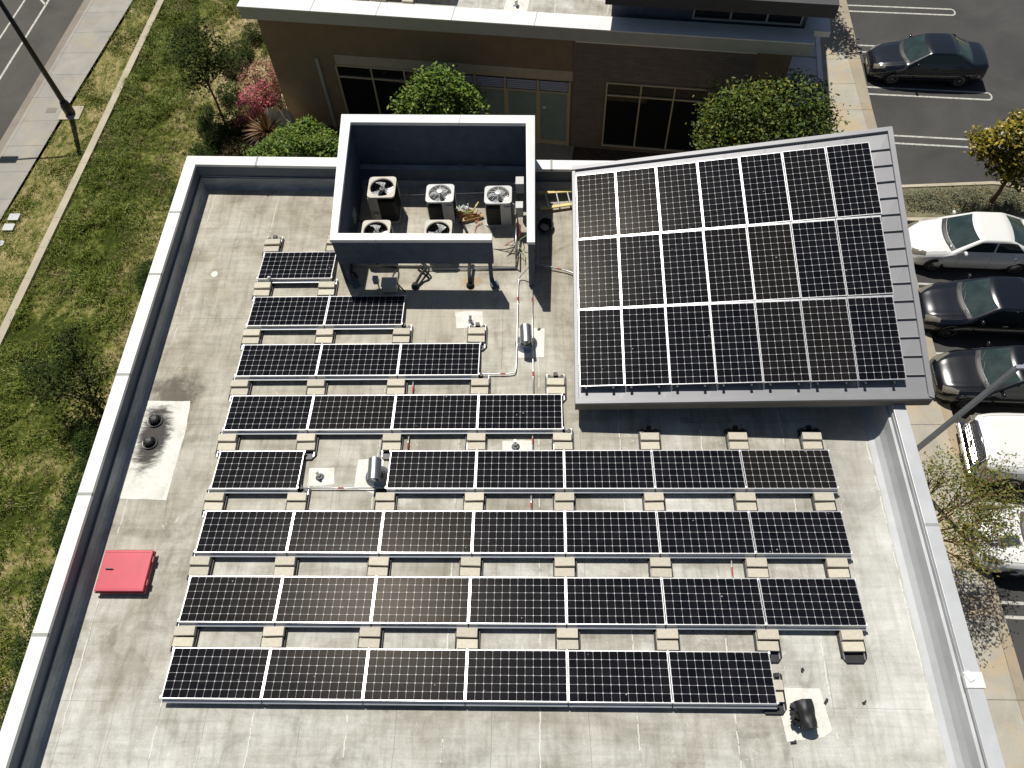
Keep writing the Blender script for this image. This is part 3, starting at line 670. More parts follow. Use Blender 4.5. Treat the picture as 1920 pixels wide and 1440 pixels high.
def condenser(x0,x1,y0,y1,H,label,style,zb=None,panel_side=-1):
    cx, cy = (x0+x1)/2, (y0+y1)/2; zb = zb or ZD+.09
    r = empty('air_conditioner', (cx,cy,zb), label, 'air conditioner', group='condenser units inside the screen')
    a, b = (x1-x0)/2, (y1-y0)/2; rad = min(a,b)*(.84 if style == 'beige' else .88)
    m = MB(); holed(m, rrect(-a,a,-b,b,.09), 0, 0, rad, H, H-.05); m.build('top_panel', M['beige' if style=='beige' else 'lightgrey'], r)
    m = MB(); m.prism(rrect(-a+.02,a-.02,-b+.02,b-.02,.08), .05, H-.22); m.build('coil', M['coil'], r)
    m = MB(); m.lathe((0,0,0),[(rad+.005,H-.022),(rad,H-.21),(0,H-.215)],28); m.build('fan_well', M['void'], r)
    m = MB(); m.prism(rrect(-a-.01,a+.01,-b-.01,b+.01,.08), 0, .05); m.build('base_pan', M['beige' if style=='beige' else 'lightgrey'], r)
    # corner service panel and slats
    m = MB()
    if style == 'beige': m.box(-a+.005,-a+.26,-b+.008,-b+.03,.06,H-.05); m.box(-a+.10,-a+.24,-b-.05,-b+.007,.18,.40)
    else: m.box(.06,a-.02,-b+.005,-b+.03,.06,H-.05); m.box(.16,a-.03,-b-.03,-b+.004,.30,H-.12)
    m.build('service_panel', M['beige' if style=='beige' else 'lightgrey'], r)
    m = MB()
    for k in range(12):
        z = .12+k*(H-.25)/12; m.box(-a+.012,a-.012,-b+.013,-b+.019,z,z+.012); m.box(a-.019,a-.013,-b+.02,b-.02,z,z+.012)
    m.build('coil_guard', M['black'], r)
    # fan
    f = empty('fan', (0,0,H-.09), None, None); f.parent = r
    del_k = [k for k in f.keys()]
    m = MB(); m.lathe((0,0,0),[(.075,-.02),(.075,.035),(.05,.05),(0,.052)],16); m.build('hub', M['greybox' if style=='beige' else 'lightgrey'], f)
    nb = 3 if style == 'beige' else 4; off = {'beige':.5,'grey':1.0}[style]
    for k in range(nb):
        t = off+2*pi*k/nb+cx; pts = []
        m = MB()
        def bl(u, v):
            rr = .06+u*(rad-.075); ang = t+(v-.5)*(.75+.25*u)+.25*u; return (rr*cos(ang), rr*sin(ang), -.02+.06*v)
        m.grid(bl, 5, 4); m.build('blade', M['blade'], f)
    # wire guard
    m = MB()
    if style == 'beige':
        for k in range(10):
            t = 2*pi*k/10+.2; m.tube([(0.0,0,H-.012),(rad*1.0*cos(t),rad*1.0*sin(t),H-.012)],.004,4)
        for q in (.35,.6,.85): m.tube([(rad*q*cos(2*pi*k/24),rad*q*sin(2*pi*k/24),H-.011) for k in range(25)],.003,4)
    else:
        for k in range(10):
            t = 2*pi*k/10+.3; m.tube([(0,0,H+.075),(rad*.5*cos(t),rad*.5*sin(t),H+.062),(rad*.85*cos(t),rad*.85*sin(t),H+.03),(rad*cos(t),rad*sin(t),H+.002)],.008,5)
        for q in (.3,.42,.54,.66,.78,.9):
            hh = H+.075-.07*q*q; m.tube([(rad*q*cos(2*pi*k/28),rad*q*sin(2*pi*k/28),hh) for k in range(29)],.0045,4)
        m.lathe((0,0,H+.07),[(.085,0),(.08,.018),(0,.022)],16)
    m.build('fan_guard', M['black' if style=='beige' else 'lightgrey'], r)
    return r
condenser(2.82,3.56,12.42,13.19,.98,'beige air conditioner at the back left corner of the screen, tallest','beige')
condenser(4.38,5.13,12.32,12.98,.88,'grey air conditioner with domed fan guard, left one beside the rubbish','grey')
condenser(5.95,6.68,12.24,12.89,.88,'grey air conditioner with domed fan guard, right one near the switch boxes','grey')
condenser(2.74,3.49,11.12,11.86,.72,'beige air conditioner behind the front screen, left one','beige')
condenser(4.40,5.12,11.10,11.84,.72,'beige air conditioner behind the front screen, right one with a round cap','beige')
def thing(mb, name, mat, label, cat, group=None, loc=None, **kw):
    o = mb.build(name, mat, None, **kw); tag(o, label, cat, group)
    if loc: o.location = loc
    return o
# red hatch
H0 = P(198,1031,6.22); H1 = P(287,1033,6.22); H2 = P(269,1112,6.22); H3 = P(173,1108,6.22)
ht = empty('roof_hatch', ((H0.x+H1.x)/2,(H0.y+H3.y)/2,ZD), 'red steel roof hatch with a small silver handle beside the west parapet', 'roof hatch')
hx, hy = (H1.x-H0.x)/2, (H0.y-H3.y)/2
m = MB(); m.box(-hx+.05,hx-.05,-hy+.05,hy-.05,.0,.13); m.build('curb', M['lightgrey'], ht)
m = MB(); m.box(-hx,hx,-hy,hy,.12,.22); ld = m.build('lid', M['red'], ht, bevel=.012)
m = MB(); m.box(-hx-.015,hx+.015,-hy-.015,-hy,.09,.15); m.box(hx,hx+.015,-hy,hy,.09,.15); m.build('lid_edge', M['reddark'], ld)
m = MB(); m.tube([(-hx+.13,.02,.228),(-hx+.16,.03,.255),(-hx+.26,.025,.255),(-hx+.29,.02,.228)],.013,8); m.build('handle', M['steel'], ld)
for hy_ in (-.25,.25): m = MB(); m.box(hx+.0155,hx+.04,hy_-.06,hy_+.06,.13,.19); m.build('hinge', M['reddark'], ld)
for yy_ in (-hy+.045,hy-.055): m = MB(); m.box(-hx+.04,hx-.04,yy_,yy_+.012,.2205,.226); m.build('lid_rib', M['red'], ld)
# roof drains
for n_,(px,py) in enumerate(((293,790),(283,831))):
    q = P(px,py,ZD); dr = empty('roof_drain', (q.x,q.y,ZD+.005), 'round black roof drain with domed strainer, %s of the pair' % ('upper','lower')[n_], 'roof drain', group='roof drains by the west parapet')
    m = MB(); m.lathe((0,0,0),[(.175,0),(.17,.03),(.15,.035),(.14,.012),(0,.01)],24); m.build('ring', M['black'], dr, smooth=True)
    m = MB(); m.lathe((-.02,0,0),[(.105,.0),(.105,.14),(.085,.17),(.03,.185),(0,.185)],20)
    for k in range(14): t = 2*pi*k/14; m.tube([(-.02+.107*cos(t),.107*sin(t),.01),(-.02+.107*cos(t),.107*sin(t),.145)],.008,4)
    m.build('strainer', M['black'], dr)
    m = MB(); m.tube([(-.02+.165*cos(2*pi*k/24),.165*sin(2*pi*k/24),.036) for k in range(25)],.007,5); m.build('rim_bead', M['steeldull'], dr)
# hooded steel vents: half-round hood open towards the camera
def hood(px,py,label,scale=1,mat='steeldull'):
    q = P(px,py,ZD); r = empty('roof_vent', (q.x,q.y,ZD+.004), label, 'roof vent', rz=.05)
    m = MB(); m.lathe((0,.08,0),[(.28,0),(.24,.02),(.16,.06),(.14,.10)],24); m.build('flashing', M['steeldull'], r, smooth=True)
    m = MB(); m.lathe((0,.08,0),[(.12,.02),(.12,.32)],20); m.build('pipe', M['steeldull'], r, smooth=True)
    m = MB(); L0, L1, rr = -.20, .32, .145
    def sh(u, v): a = -.35+(pi+.7)*v; return (rr*cos(a), L0+(L1-L0)*u, .40+rr*sin(a))
    m.grid(sh, 2, 20); 
    def shi(u, v): a = -.35+(pi+.7)*v; return ((rr-.008)*cos(a), L0+(L1-L0)*u, .40+(rr-.008)*sin(a))
    m.grid(shi, 2, 20)
    m.lathe((0,L1,.40),[(rr,0),(0,.001)],20,axis='y')
    m.tube([((rr+.001)*cos(-.35+(pi+.7)*k/16),L0,.40+(rr+.001)*sin(-.35+(pi+.7)*k/16)) for k in range(17)],.008,5)
    m.build('hood', M[mat], r, smooth=True)
    return r
hood(987,650,'shiny half-round steel roof vent beside the long conduits')
hood(708,900,'shiny half-round steel roof vent in the gap of the fifth panel row')
# black torn vent at lower right
q = P(1511,1352,ZD); r = empty('roof_vent', (q.x,q.y,ZD+.004), 'black plastic-wrapped vent lying on a pale patch at lower right', 'roof vent', rz=.12)
m = MB()
def sack(u, v):
    a = 2*pi*v; n1 = noise.noise(Vector((cos(a)*1.6,sin(a)*1.6,u*3)))*.03
    rr = .150+n1+.02*u; return (rr*cos(a)*1.0-.02, -.16+.50*u, .19+rr*sin(a)*.95)
m.grid(sack, 16, 26); m.lathe((-.02,-.16,.19),[(.148,0),(.0,.002)],20,axis='y'); m.lathe((-.02,.34,.19),[(.165,0),(0,.03)],20,axis='y'); m.build('wrapping', M['black'], r, smooth=True)
m = MB(); random.seed(4)
for k in range(26):
    x = -.17-random.random()*.13; y = .30-random.random()*.38; m.ob((x,y,.10+random.random()*.12),(.05,.035,.006),random.random()*3,rx=random.uniform(-1,1))
m.build('torn_flap', M['black'], r)
m = MB(); m.lathe((-.02,.05,0),[(.2,0),(.15,.03),(.12,.12)],18); m.build('flashing', M['black'], r)
# small debris scraps
for px,py,l,rz in ((1548,1322-7,'short',.9),(1619,1318,'tiny',.3),(1503,1257,'narrow',1.4),(1487,1392,'frayed',.1),(1012-2,618,'round',0.4)):
    q = P(px,py,ZD); m = MB(); m.ob((0,0,.02),(.055 if l in('short','frayed') else .03,.018,.016),rz); m.ob((.03,.02,.012),(.03,.012,.008),rz+.5)
    thing(m,'debris',M['black'],'%s scrap of black debris lying on the roof near %s' % (l, {'short':'the black vent','tiny':'a pale stain right of the vent','narrow':'the bottom row corner','frayed':'the patch lower edge','round':'the north steel vent'}[l]),'debris',loc=(q.x,q.y,ZD+.004))
q = P(1773,1275,ZD); m = MB(); m.ob((0,0,.02),(.018,.12,.018),.15); m.ob((.02,-.11,.02),(.05,.02,.02),.1); thing(m,'debris',M['card'],'small rusty stick lying by the east parapet','debris',loc=(q.x,q.y,ZD+.004))
# thin vent stubs
for px,py,l,ang in ((600,895,'grey pipe stub leaning on a pale square patch, left of the steel vent',.5),(967,838,'short dark pipe stub on the pale patch above the fifth row',.2),(882,603,'white pipe stub on the patch below the equipment screen',-.2)):
    q = P(px,py,ZD); m = MB(); m.tube([(0,0,0),(-.06*ang,.03,.26)],.035,12); m.lathe((0,0,0),[(.10,0),(.06,.02),(.045,.07)],14)
    thing(m,'vent_pipe',M['white' if 'white' in l else 'steeldull'],l,'pipe',loc=(q.x,q.y,ZD+.004),smooth=False)
# conduits
def conduit(pts, label, r=.016, mat='alu', marks=(), z=.05, n=6, name='conduit', cat='conduit', base=None):
    b = Vector(pts[0]); o = empty(name, (b.x,b.y,b.z), label, cat)
    m = MB(); m.tube([Vector(p)-b for p in bezier(pts,n)] if n > 1 else [Vector(p)-b for p in pts], r, 8); m.build('pipe', M[mat], o, smooth=True)
    for (p,q) in marks:
        m = MB(); m.tube([Vector(p)-b, Vector(q)-b], r+.003, 8); m.build('red_band', M['redtape'], o)
    return o
zc = ZD+.07
def G(px,py,z=zc): p = P(px,py,z); return (p.x,p.y,z)
conduit([G(992,500,ZD+.5),G(986,507,ZD+.3),G(974,522),G(971,548),G(970,600),G(969,650),G(968,680),G(966,696),G(957,700),G(930,701),G(899,701)],'bent silver conduit curving left into the third panel row',marks=[(G(970.6,557),G(970.5,564)),(G(948,700.7),G(938,700.9))])
conduit([G(998,540),G(998,600),G(999.5,700),G(1000,734)],'straight silver conduit running down from the screen wall past the vent',n=1,marks=[(G(998,559),G(998,566)),(G(999.6,697),G(999.7,706))])
conduit([G(998.5,815),G(998.5,845)],'short silver conduit piece visible above the fifth row',n=1,marks=[(G(998.5,822),G(998.5,834))])
conduit([G(996,925),G(996,958)],'short silver conduit piece visible above the sixth row',n=1,marks=[(G(996,943),G(996,953))])
conduit([G(775,711),G(773,740)],'short silver conduit above the fourth row',n=1,marks=[(G(774.5,724),G(773.5,736))])
conduit([G(767,815),G(763,846)],'short silver conduit above the fifth row beside the left block',n=1,marks=[(G(765.5,830),G(764,842))])
conduit([G(1371,1046),G(1374,1086)],'short silver conduit above the seventh row',n=1,marks=[(G(1372.2,1063),G(1373.5,1080))])
conduit([G(556,915),G(640,915),G(724,915)],'horizontal silver conduit crossing the gap of the fifth row',n=1,marks=[(G(634,915),G(645,915))])
conduit([G(994,493,ZD+.12),G(1030,500,ZD+.1),G(1060,507,ZD+.08),G(1078,513,ZD+.08)],'dark and silver conduit running from screen wall to the canted roof',mat='steeldull',r=.018,marks=[(G(1044,503,ZD+.09),G(1052,505,ZD+.085))])
conduit([(P(860,505,ZD).x-.9,10.80,ZD+.06),(6.78,10.80,ZD+.06)],'thin pipe along the front edge of the equipment pad',mat='pwall',r=.02,n=1)
conduit([G(696,368,ZD+.12),(7.0,13.52,ZD+.12)],'long white pipe along the back of the equipment pad',mat='white',r=.018,n=1)
conduit([(6.79,12.35,ZD+.09),(6.79,12.35,ZD+.50),(6.79,10.95,ZD+.50),(6.79,10.85,ZD+.10)],'grey steel strut rail beside the right wall of the screen',mat='steel',r=.022,n=1,name='strut_rail',cat='strut')
# insulated refrigerant pipes under the front screen
def floorpt(px,py,z=ZD+.06): p = P(px,py,z); return (p.x,p.y,z)
for i,(pts,l,mt,rr) in enumerate([
  ([(3.0,11.0,ZD+.25),floorpt(712,497),floorpt(745,503),floorpt(737,520,ZD+.3),floorpt(760,548)],'black insulated pipe looping down left of the junction box','insul',.02),
  ([(4.1,11.0,ZD+.35),floorpt(798,501,ZD+.3),floorpt(789,515,ZD+.2),floorpt(778,535)],'black pipe bundle dropping to a stub in the roof','insul',.035),
  ([(4.2,11.0,ZD+.30),floorpt(804,505,ZD+.2),floorpt(796,520,ZD+.1),floorpt(782,538,ZD+.03)],'second black pipe hugging the bundle','insul',.025),
  ([(5.6,11.0,ZD+.30),floorpt(880,500,ZD+.3),floorpt(880,520,ZD+.25),floorpt(881,535)],'thick black pipe dropping left of the right screen leg','insul',.045),
  ([(2.6,11.3,ZD+.30),floorpt(655,505,ZD+.2),floorpt(664,512,ZD+.1),floorpt(670,520)],'dark pipe bend near the left screen leg','insul',.035)]):
    conduit(pts,l,rr,mt,name='refrigerant_pipe',cat='pipe')
for px,py,l in ((779,538,'round black pipe boot on the roof, left one'),(882,536,'round black pipe boot on the roof, right one')):
    q = P(px,py,ZD); m = MB(); m.lathe((0,0,0),[(.11,0),(.10,.06),(.07,.12),(0,.13)],16); thing(m,'pipe_boot',M['insul'],l,'pipe boot',group='pipe boots below the screen',loc=(q.x,q.y,ZD+.002),smooth=True)
# boxes below the screen
q = P(729,530,ZD+.32); r = empty('junction_box', (q.x,q.y+.03,ZD), 'beige-topped weatherproof equipment box standing below the equipment screen', 'box')
m = MB(); m.box(-.19,.19,-.14,.14,.05,.30); m.build('cabinet', M['beige'], r, bevel=.01)
m = MB(); m.box(-.20,.20,-.15,.15,.30,.325); m.build('lid', M['beige'], r, bevel=.006)
m = MB(); m.lathe((-.15,-.155,.24),[(.012,0),(.012,.02)],8,axis='y'); m.build('knob', M['alu'], r)
m = MB(); m.box(-.15,-.10,-.12,.12,0,.05); m.build('foot', M['black'], r); m = MB(); m.box(.10,.15,-.12,.12,0,.05); m.build('foot', M['black'], r)
q = P(706,530,ZD+.2); m = MB(); m.box(-.07,.07,-.06,.06,.20,.42); m.tube([(0.03,0,0),(0.03,0,.20)],.02,8); thing(m,'sensor_box',M['greybox'],'small blue-grey box on a post left of the beige-topped box','box',loc=(q.x,q.y,ZD),bevel=.005)
# switch boxes on the back wall of the screen
yw = 13.98
for px,l in ((867,'left'),(900,'right')):
    q = P(px,320,ZD+.45); m = MB(); m.box(-.09,.09,-.08,.02,0,.24); m.ob((0,-.09,.12),(.02,.015,.045)); thing(m,'switch_box',M['greybox'],'%s grey switch box mounted on the dark back wall of the screen' % l,'switch box',group='switch boxes on the back wall',loc=(q.x,yw,ZD+.48),bevel=.004)
q = P(885,322,ZD+.4); m = MB(); m.box(-.08,.08,-.06,.02,0,.15); thing(m,'outlet_box',M['greybox'],'low grey outlet box between the two switch boxes','outlet box',loc=(q.x,yw,ZD+.46))
q = P(677,355,ZD+.1); m = MB(); m.box(-.05,.05,-.03,.03,0,.2); thing(m,'outlet_box',M['greybox'],'small grey box in the far left corner of the screen','outlet box',loc=(q.x+.03,q.y,ZD+.1))
# disconnects on the inside of the right wall
r = empty('disconnect_box', (6.88,12.95,ZD+.75), 'light grey disconnect box high on the right screen wall', 'electrical box')
m = MB(); m.box(-.10,.12,-.14,.14,0,.35); m.build('enclosure', M['lightgrey'], r, bevel=.006); m = MB(); m.ob((-.115,-.05,.25),(.012,.03,.04)); m.build('switch_lever', M['black'], r)
r = empty('disconnect_box', (6.86,12.25,ZD+.55), 'light grey disconnect box with its lid hanging open on the right screen wall', 'electrical box')
m = MB(); m.box(-.08,.12,-.12,.12,0,.36); m.build('enclosure', M['lightgrey'], r, bevel=.006); m = MB(); m.ob((-.2,.10,.16),(.11,.006,.17),-.5); m.build('lid', M['lightgrey'], r)
q = P(660,395,ZD+.6); m = MB(); m.box(0,.10,-.16,.16,0,.34); thing(m,'disconnect_box',M['greybox'],'dark disconnect box on the inside of the left screen wall','electrical box',loc=(2.34,12.25,ZD+.42),bevel=.02)
# loose cables
cabs = [([(6.8,12.2,ZD+.6),G(975,440,ZD+.4),G(955,455,ZD+.15),G(940,463),G(922,465)],'cabler','red cable sagging across the pad opening'),
 ([G(905,418,ZD+.12),G(895,423,ZD+.12),G(891,432,ZD+.1),G(890,445,ZD+.1)],'cabler','short red cable near the cardboard boxes'),
 ([(6.8,12.1,ZD+.55),G(965,450,ZD+.35),G(950,470,ZD+.1),G(935,482),G(920,487)],'cablew','white cable sagging towards the front screen'),
 ([(6.8,12.0,ZD+.5),G(967,455,ZD+.3),G(955,477,ZD+.1),G(938,490),G(920,492)],'insul','black cable sagging towards the front screen'),
 ([G(965,463,ZD+.3),G(955,466,ZD+.2),G(940,468,ZD+.12),G(921,467)],'insul','thin black cable crossing the white one'),
 ([G(990,440,ZD+.5),G(975,450,ZD+.3),G(974,462,ZD+.15),G(983,475,ZD+.1),G(984,490,ZD+.1)],'cableg','green cable curling at the wall end'),
 ([G(966,462,ZD+.3),G(975,473,ZD+.15),G(982,482,ZD+.1)],'cablew','pale cable branching to the wall end'),
 ([(6.82,12.3,ZD+.7),G(966,418,ZD+.6),G(964,440,ZD+.45),G(967,463,ZD+.3),G(967,500,ZD+.1)],'insul','black cable bundle dropping along the strut')]
for pts,mt,l in cabs: conduit(pts,l,.011 if mt != 'insul' else .014,mt,name='cable',cat='cable')
conduit([(2.45,12.3,ZD+.45),G(668,412,ZD+.2),G(680,417,ZD+.12),(2.76,11.75,ZD+.3)],'black cable loop from the left wall box to the front unit',.016,'insul',name='cable',cat='cable')
# rubbish heap between the grey units
random.seed(11)
for px,py,z,hs,rz,l in ((874,402,.12,(.22,.07,.06),.12,'upper'),(886,411,.11,(.24,.06,.05),.32,'lower')):
    q = P(px,py,ZD+z); o = empty('cardboard_box',(q.x,q.y,ZD+.09),'open brown cardboard tray, %s one of the rubbish heap' % l,'box',rz=rz)
    m = MB(); a,b,h = hs; m.box(-a,a,-b,b,0,.012); m.box(-a,a,-b,-b+.01,.012,h*2); m.box(-a,a,b-.01,b,.012,h*2); m.box(-a,-a+.01,-b+.01,b-.01,.012,h*2); m.box(a-.01,a,-b+.01,b-.01,.012,h*2); m.build('tray', M['card'], o)
    m = MB(); m.ob((-a-.04,0,h*2-.01),(.05,b,.004),0); m.build('flap', M['card'], o); m = MB(); m.ob((a+.03,0,h*2-.02),(.045,b,.004),.2); m.build('flap', M['card'], o)
def crumple(px,py,z,r,mt,l,n=26,name='packaging',cat='packaging'):
    q = P(px,py,ZD+z); m = MB()
    for k in range(n):
        a = Vector((random.gauss(0,r*.5),random.gauss(0,r*.4),abs(random.gauss(0,r*.35)))); s = r*random.uniform(.15,.38)
        vs = [a+Vector((random.uniform(-s,s),random.uniform(-s,s),random.uniform(0,s*.8))) for _ in range(4)]; m.add(vs,[(0,1,2),(0,2,3)])
    thing(m,name,M[mt],l,cat,loc=(q.x,q.y,ZD+.10))
crumple(871,384,.3,.17,'clear','crumpled clear plastic film on the rubbish heap'); crumple(864,388,.3,.09,'pink','crumpled pink wrapping paper on the rubbish heap',18)
crumple(893,416,.1,.10,'orange','tangled orange packaging beside the cardboard trays',22); crumple(868,394,.2,.10,'white','torn white packaging on the rubbish heap',20)
conduit([G(861,385,ZD+.3),G(863,394,ZD+.3),G(874,398,ZD+.3),G(886,395,ZD+.32),G(897,380,ZD+.35)],'bright green hose loop on the rubbish heap',.014,'cableg',name='hose',cat='hose')
conduit([G(888,394,ZD+.35),G(897,379,ZD+.38)],'short yellow stick on top of the rubbish heap',.02,'yellow',n=1,name='stick',cat='stick')
conduit([G(862,416,ZD+.25),G(870,424,ZD+.15),G(876,436,ZD+.12)],'black hose bundle in front of the cardboard trays',.035,'insul',name='hose',cat='hose')
# yellow ladder lying beside the screen
lz = ZD+.22
p0 = P(1012,362,lz); p1 = P(1078,358,lz); p2 = P(1012,390,ZD+.12)
r = empty('ladder',(p0.x,p0.y,ZD),'yellow fibreglass ladder lying on the deck beside the canted roof','ladder')
for (a,b,c,d) in (((1009,362),(1085,357),lz,'u'),((1014,391),(1085,381),ZD+.12,'l')):
    q0 = P(a[0],a[1],c)-Vector((p0.x,p0.y,ZD)); q1 = P(b[0],b[1],c)-Vector((p0.x,p0.y,ZD)); m = MB(); dd = (q1-q0); m.ob((q0+q1)/2,(dd.length/2,.045,.018),atan2(dd.y,dd.x)); m.build('rail', M['yellow'], r)
for px in (1022,1043,1064):
    q0 = P(px,361,lz)-Vector((p0.x,p0.y,ZD)); q1 = P(px+6,388-(px-1022)*.08,ZD+.12)-Vector((p0.x,p0.y,ZD)); m = MB(); m.tube([q0,q1],.022,8); m.build('rung', M['alu'], r)
# coiled dark hose in the shade right of the screen
q = P(1021,423,ZD+.1); r0 = MB()
for k in range(5):
    rr = .15+.012*k; r0.tube([(rr*cos(2*pi*j/24)+.01*k, rr*1.15*sin(2*pi*j/24), .02+.028*k+.01*sin(j)) for j in range(25)], .016, 6)
thing(r0,'cable_coil',M['insul'],'coil of black cable lying in the shade right of the screen','cable coil',loc=(q.x,q.y,ZD+.01))
m = MB(); m.box(-.2,.2,-.2,.2,0,.02); m.lathe((0,0,.02),[(.14,0),(.12,.22),(0,.23)],16); 
# small white camera on the corner of the first panel
q = P(505,518,ZD+.25); m = MB(); m.tube([(0,0,-.18),(0,0,0)],.018,8); m.lathe((0,0,0),[(.045,-.03),(.05,.0),(.03,.04),(0,.045)],12); thing(m,'sensor',M['white'],'small round white sensor on a stub at the first solar panel','sensor',loc=(q.x,q.y-.06,ZD+.26),smooth=True)
m = MB(); m.tube([(0,0,0),(.45,-.01,0),(.85,.01,.01)],.03,8); q = P(545,529,ZD+.05); thing(m,'cable_bundle',M['insul'],'dark cable bundle lying below the first solar panel','cable',loc=(q.x-.4,q.y,ZD+.06))
# ------------------------------------------------------------------ setting: ground, roads, kerbs
def poly_obj(pts, z, name, mat, kind='structure', label=None):
    m = MB(); m.sheet(pts, z); o = m.build(name, mat); tag(o, label, None, None, kind); return o
m = MB(); m.add([(-150,-120,-.01),(160,-120,-.01),(160,180,-.01),(-150,180,-.01)],[(0,1,2,3)]); struct(m.build('ground', M['lawn']))
def ext(pts, y0=-30, y1=75):
    """extend a west-side line to y0 and y1 along its end directions"""
    a,b = Vector(pts[0]), Vector(pts[1]); d = (a-b)/(a.y-b.y); lo = a+d*(y0-a.y)
    c,e = Vector(pts[-1]), Vector(pts[-2]); d2 = (c-e)/(c.y-e.y); hi = c+d2*(y1-c.y)
    return [tuple(lo)]+[tuple(p) for p in pts]+[tuple(hi)]
mowR = ext([(-11.45,12.42),(-11.0,22.5),(-10.58,32.66)])
mowL = [(x-.30,y) for x,y in mowR]
walkR_ = ext([(-13.85,15.6),(-13.63,18.43),(-12.95,25.5),(-12.17,32.72)])
def off(l, d): return [(x+d,y) for x,y in l]
edgeL = ext([(-15.6,17.0),(-15.26,22.96),(-14.90,28.5),(-14.63,32.81)])
curbL = off(edgeL, .52)
def strip(a, b, z, name, mat): return poly_obj(list(a)+list(b)[::-1], z, name, mat)
strip(walkR_, mowL, .004, 'verge', M['parkway'])
strip(off(edgeL,-30), edgeL, .002, 'road', M['road'])
# mow kerb
m = MB(); 
for i in range(len(mowR)-1):
    a,b,c,d = mowL[i],mowR[i],mowR[i+1],mowL[i+1]; m.hexa([(*a,-.05),(*b,-.05),(*c,-.05),(*d,-.05)],[(*a,.09),(*b,.09),(*c,.09),(*d,.09)])
struct(m.build('mow_kerb', M['mow']))
jm = MB(); y = -10
def xat(l, y):
    for i in range(len(l)-1):
        if min(l[i][1],l[i+1][1]) <= y <= max(l[i][1],l[i+1][1]):
            t = (y-l[i][1])/(l[i+1][1]-l[i][1]); return l[i][0]+t*(l[i+1][0]-l[i][0])
    return l[0][0]
while y < 40: x = xat(mowR,y); jm.box(x-.302,x+.002,y,y+.012,0,.0915); y += 1.5
jm.build('mow_kerb_joint', M['gutter']).parent = [o for o in bpy.data.objects if o.name == 'mow_kerb'][0]
# west sidewalk slabs, kerb and gutter (a real step of 0.12 m)
m = MB(); y = -26.0
while y < 70:
    y2 = y+1.52; g = .012
    m.hexa([(xat(curbL,y)+.0,y,.0),(xat(walkR_,y),y,.0),(xat(walkR_,y2-g),y2-g,.0),(xat(curbL,y2-g)+.0,y2-g,.0)],
           [(xat(curbL,y)+.0,y,.03),(xat(walkR_,y),y,.03),(xat(walkR_,y2-g),y2-g,.03),(xat(curbL,y2-g)+.0,y2-g,.03)]); y = y2
struct(m.build('pavement', M['walk']))
m = MB(); y = -26.0; L3 = off(edgeL,.36)
while y < 70:
    y2 = y+3.04; g = .014
    m.hexa([(xat(L3,y),y,-.02),(xat(curbL,y)-.004,y,-.02),(xat(curbL,y2-g)-.004,y2-g,-.02),(xat(L3,y2-g),y2-g,-.02)],[(xat(L3,y),y,.026),(xat(curbL,y)-.004,y,.034),(xat(curbL,y2-g)-.004,y2-g,.034),(xat(L3,y2-g),y2-g,.026)]); y = y2
struct(m.build('kerb', M['walk']))
strip(edgeL, L3, .006, 'gutter', M['gutter'])
# lane lines on the street
def stripe(a, b, w, z=.008, name='lane_marking'):
    a = Vector(a); b = Vector(b); d = (b-a).normalized(); n_ = Vector((-d.y,d.x))*w/2
    m = MB(); L = (b-a).length; k = max(1,int(L/2))
    for i in range(k): p = a.lerp(b,i/k); q = a.lerp(b,(i+1)/k); m.sheet([tuple(p-n_),tuple(q-n_),tuple(q+n_),tuple(p+n_)], z)
    o = m.build(name, M['paint']); return struct(o)
stripe((-17.2,19.0),(-16.40,32.9),.11); stripe((-16.40,32.9),(-15.2,54),.11)
stripe((-18.3,22.0),(-17.61,32.93),.10); stripe((-17.61,32.93),(-16.2,54),.10)
stripe((-17.05,33.2),(-16.45,32.5),.10)
# utility lids in the verge
for px,py,s,l in ((28,409,(.21,.17),'upper rectangular pale utility lid in the verge'),(18,428,(.21,.17),'lower rectangular pale utility lid in the verge')):
    q = P(px,py,0); m = MB(); m.prism(rrect(-s[0],s[0],-s[1],s[1],.04),-.05,.03); thing(m,'utility_lid',M['lightgrey'],l,'utility cover',group='utility lids in the verge',loc=(q.x,q.y,.05))
q = P(2,457,0); m = MB(); m.lathe((0,0,0),[(.14,0),(.14,.03),(0,.032)],20); thing(m,'utility_lid',M['lightgrey'],'round pale utility lid in the verge at the photo edge','utility cover',loc=(q.x,q.y,.006))
q = P(97,208,0); m = MB(); m.prism(rrect(-.22,.22,-.16,.16,.03),0,.006); m.prism(rrect(-.17,.17,-.11,.11,.03),.006,.009); thing(m,'utility_lid',M['gutter'],'concrete box lid set into the street pavement','utility cover',loc=(q.x,q.y,.031))
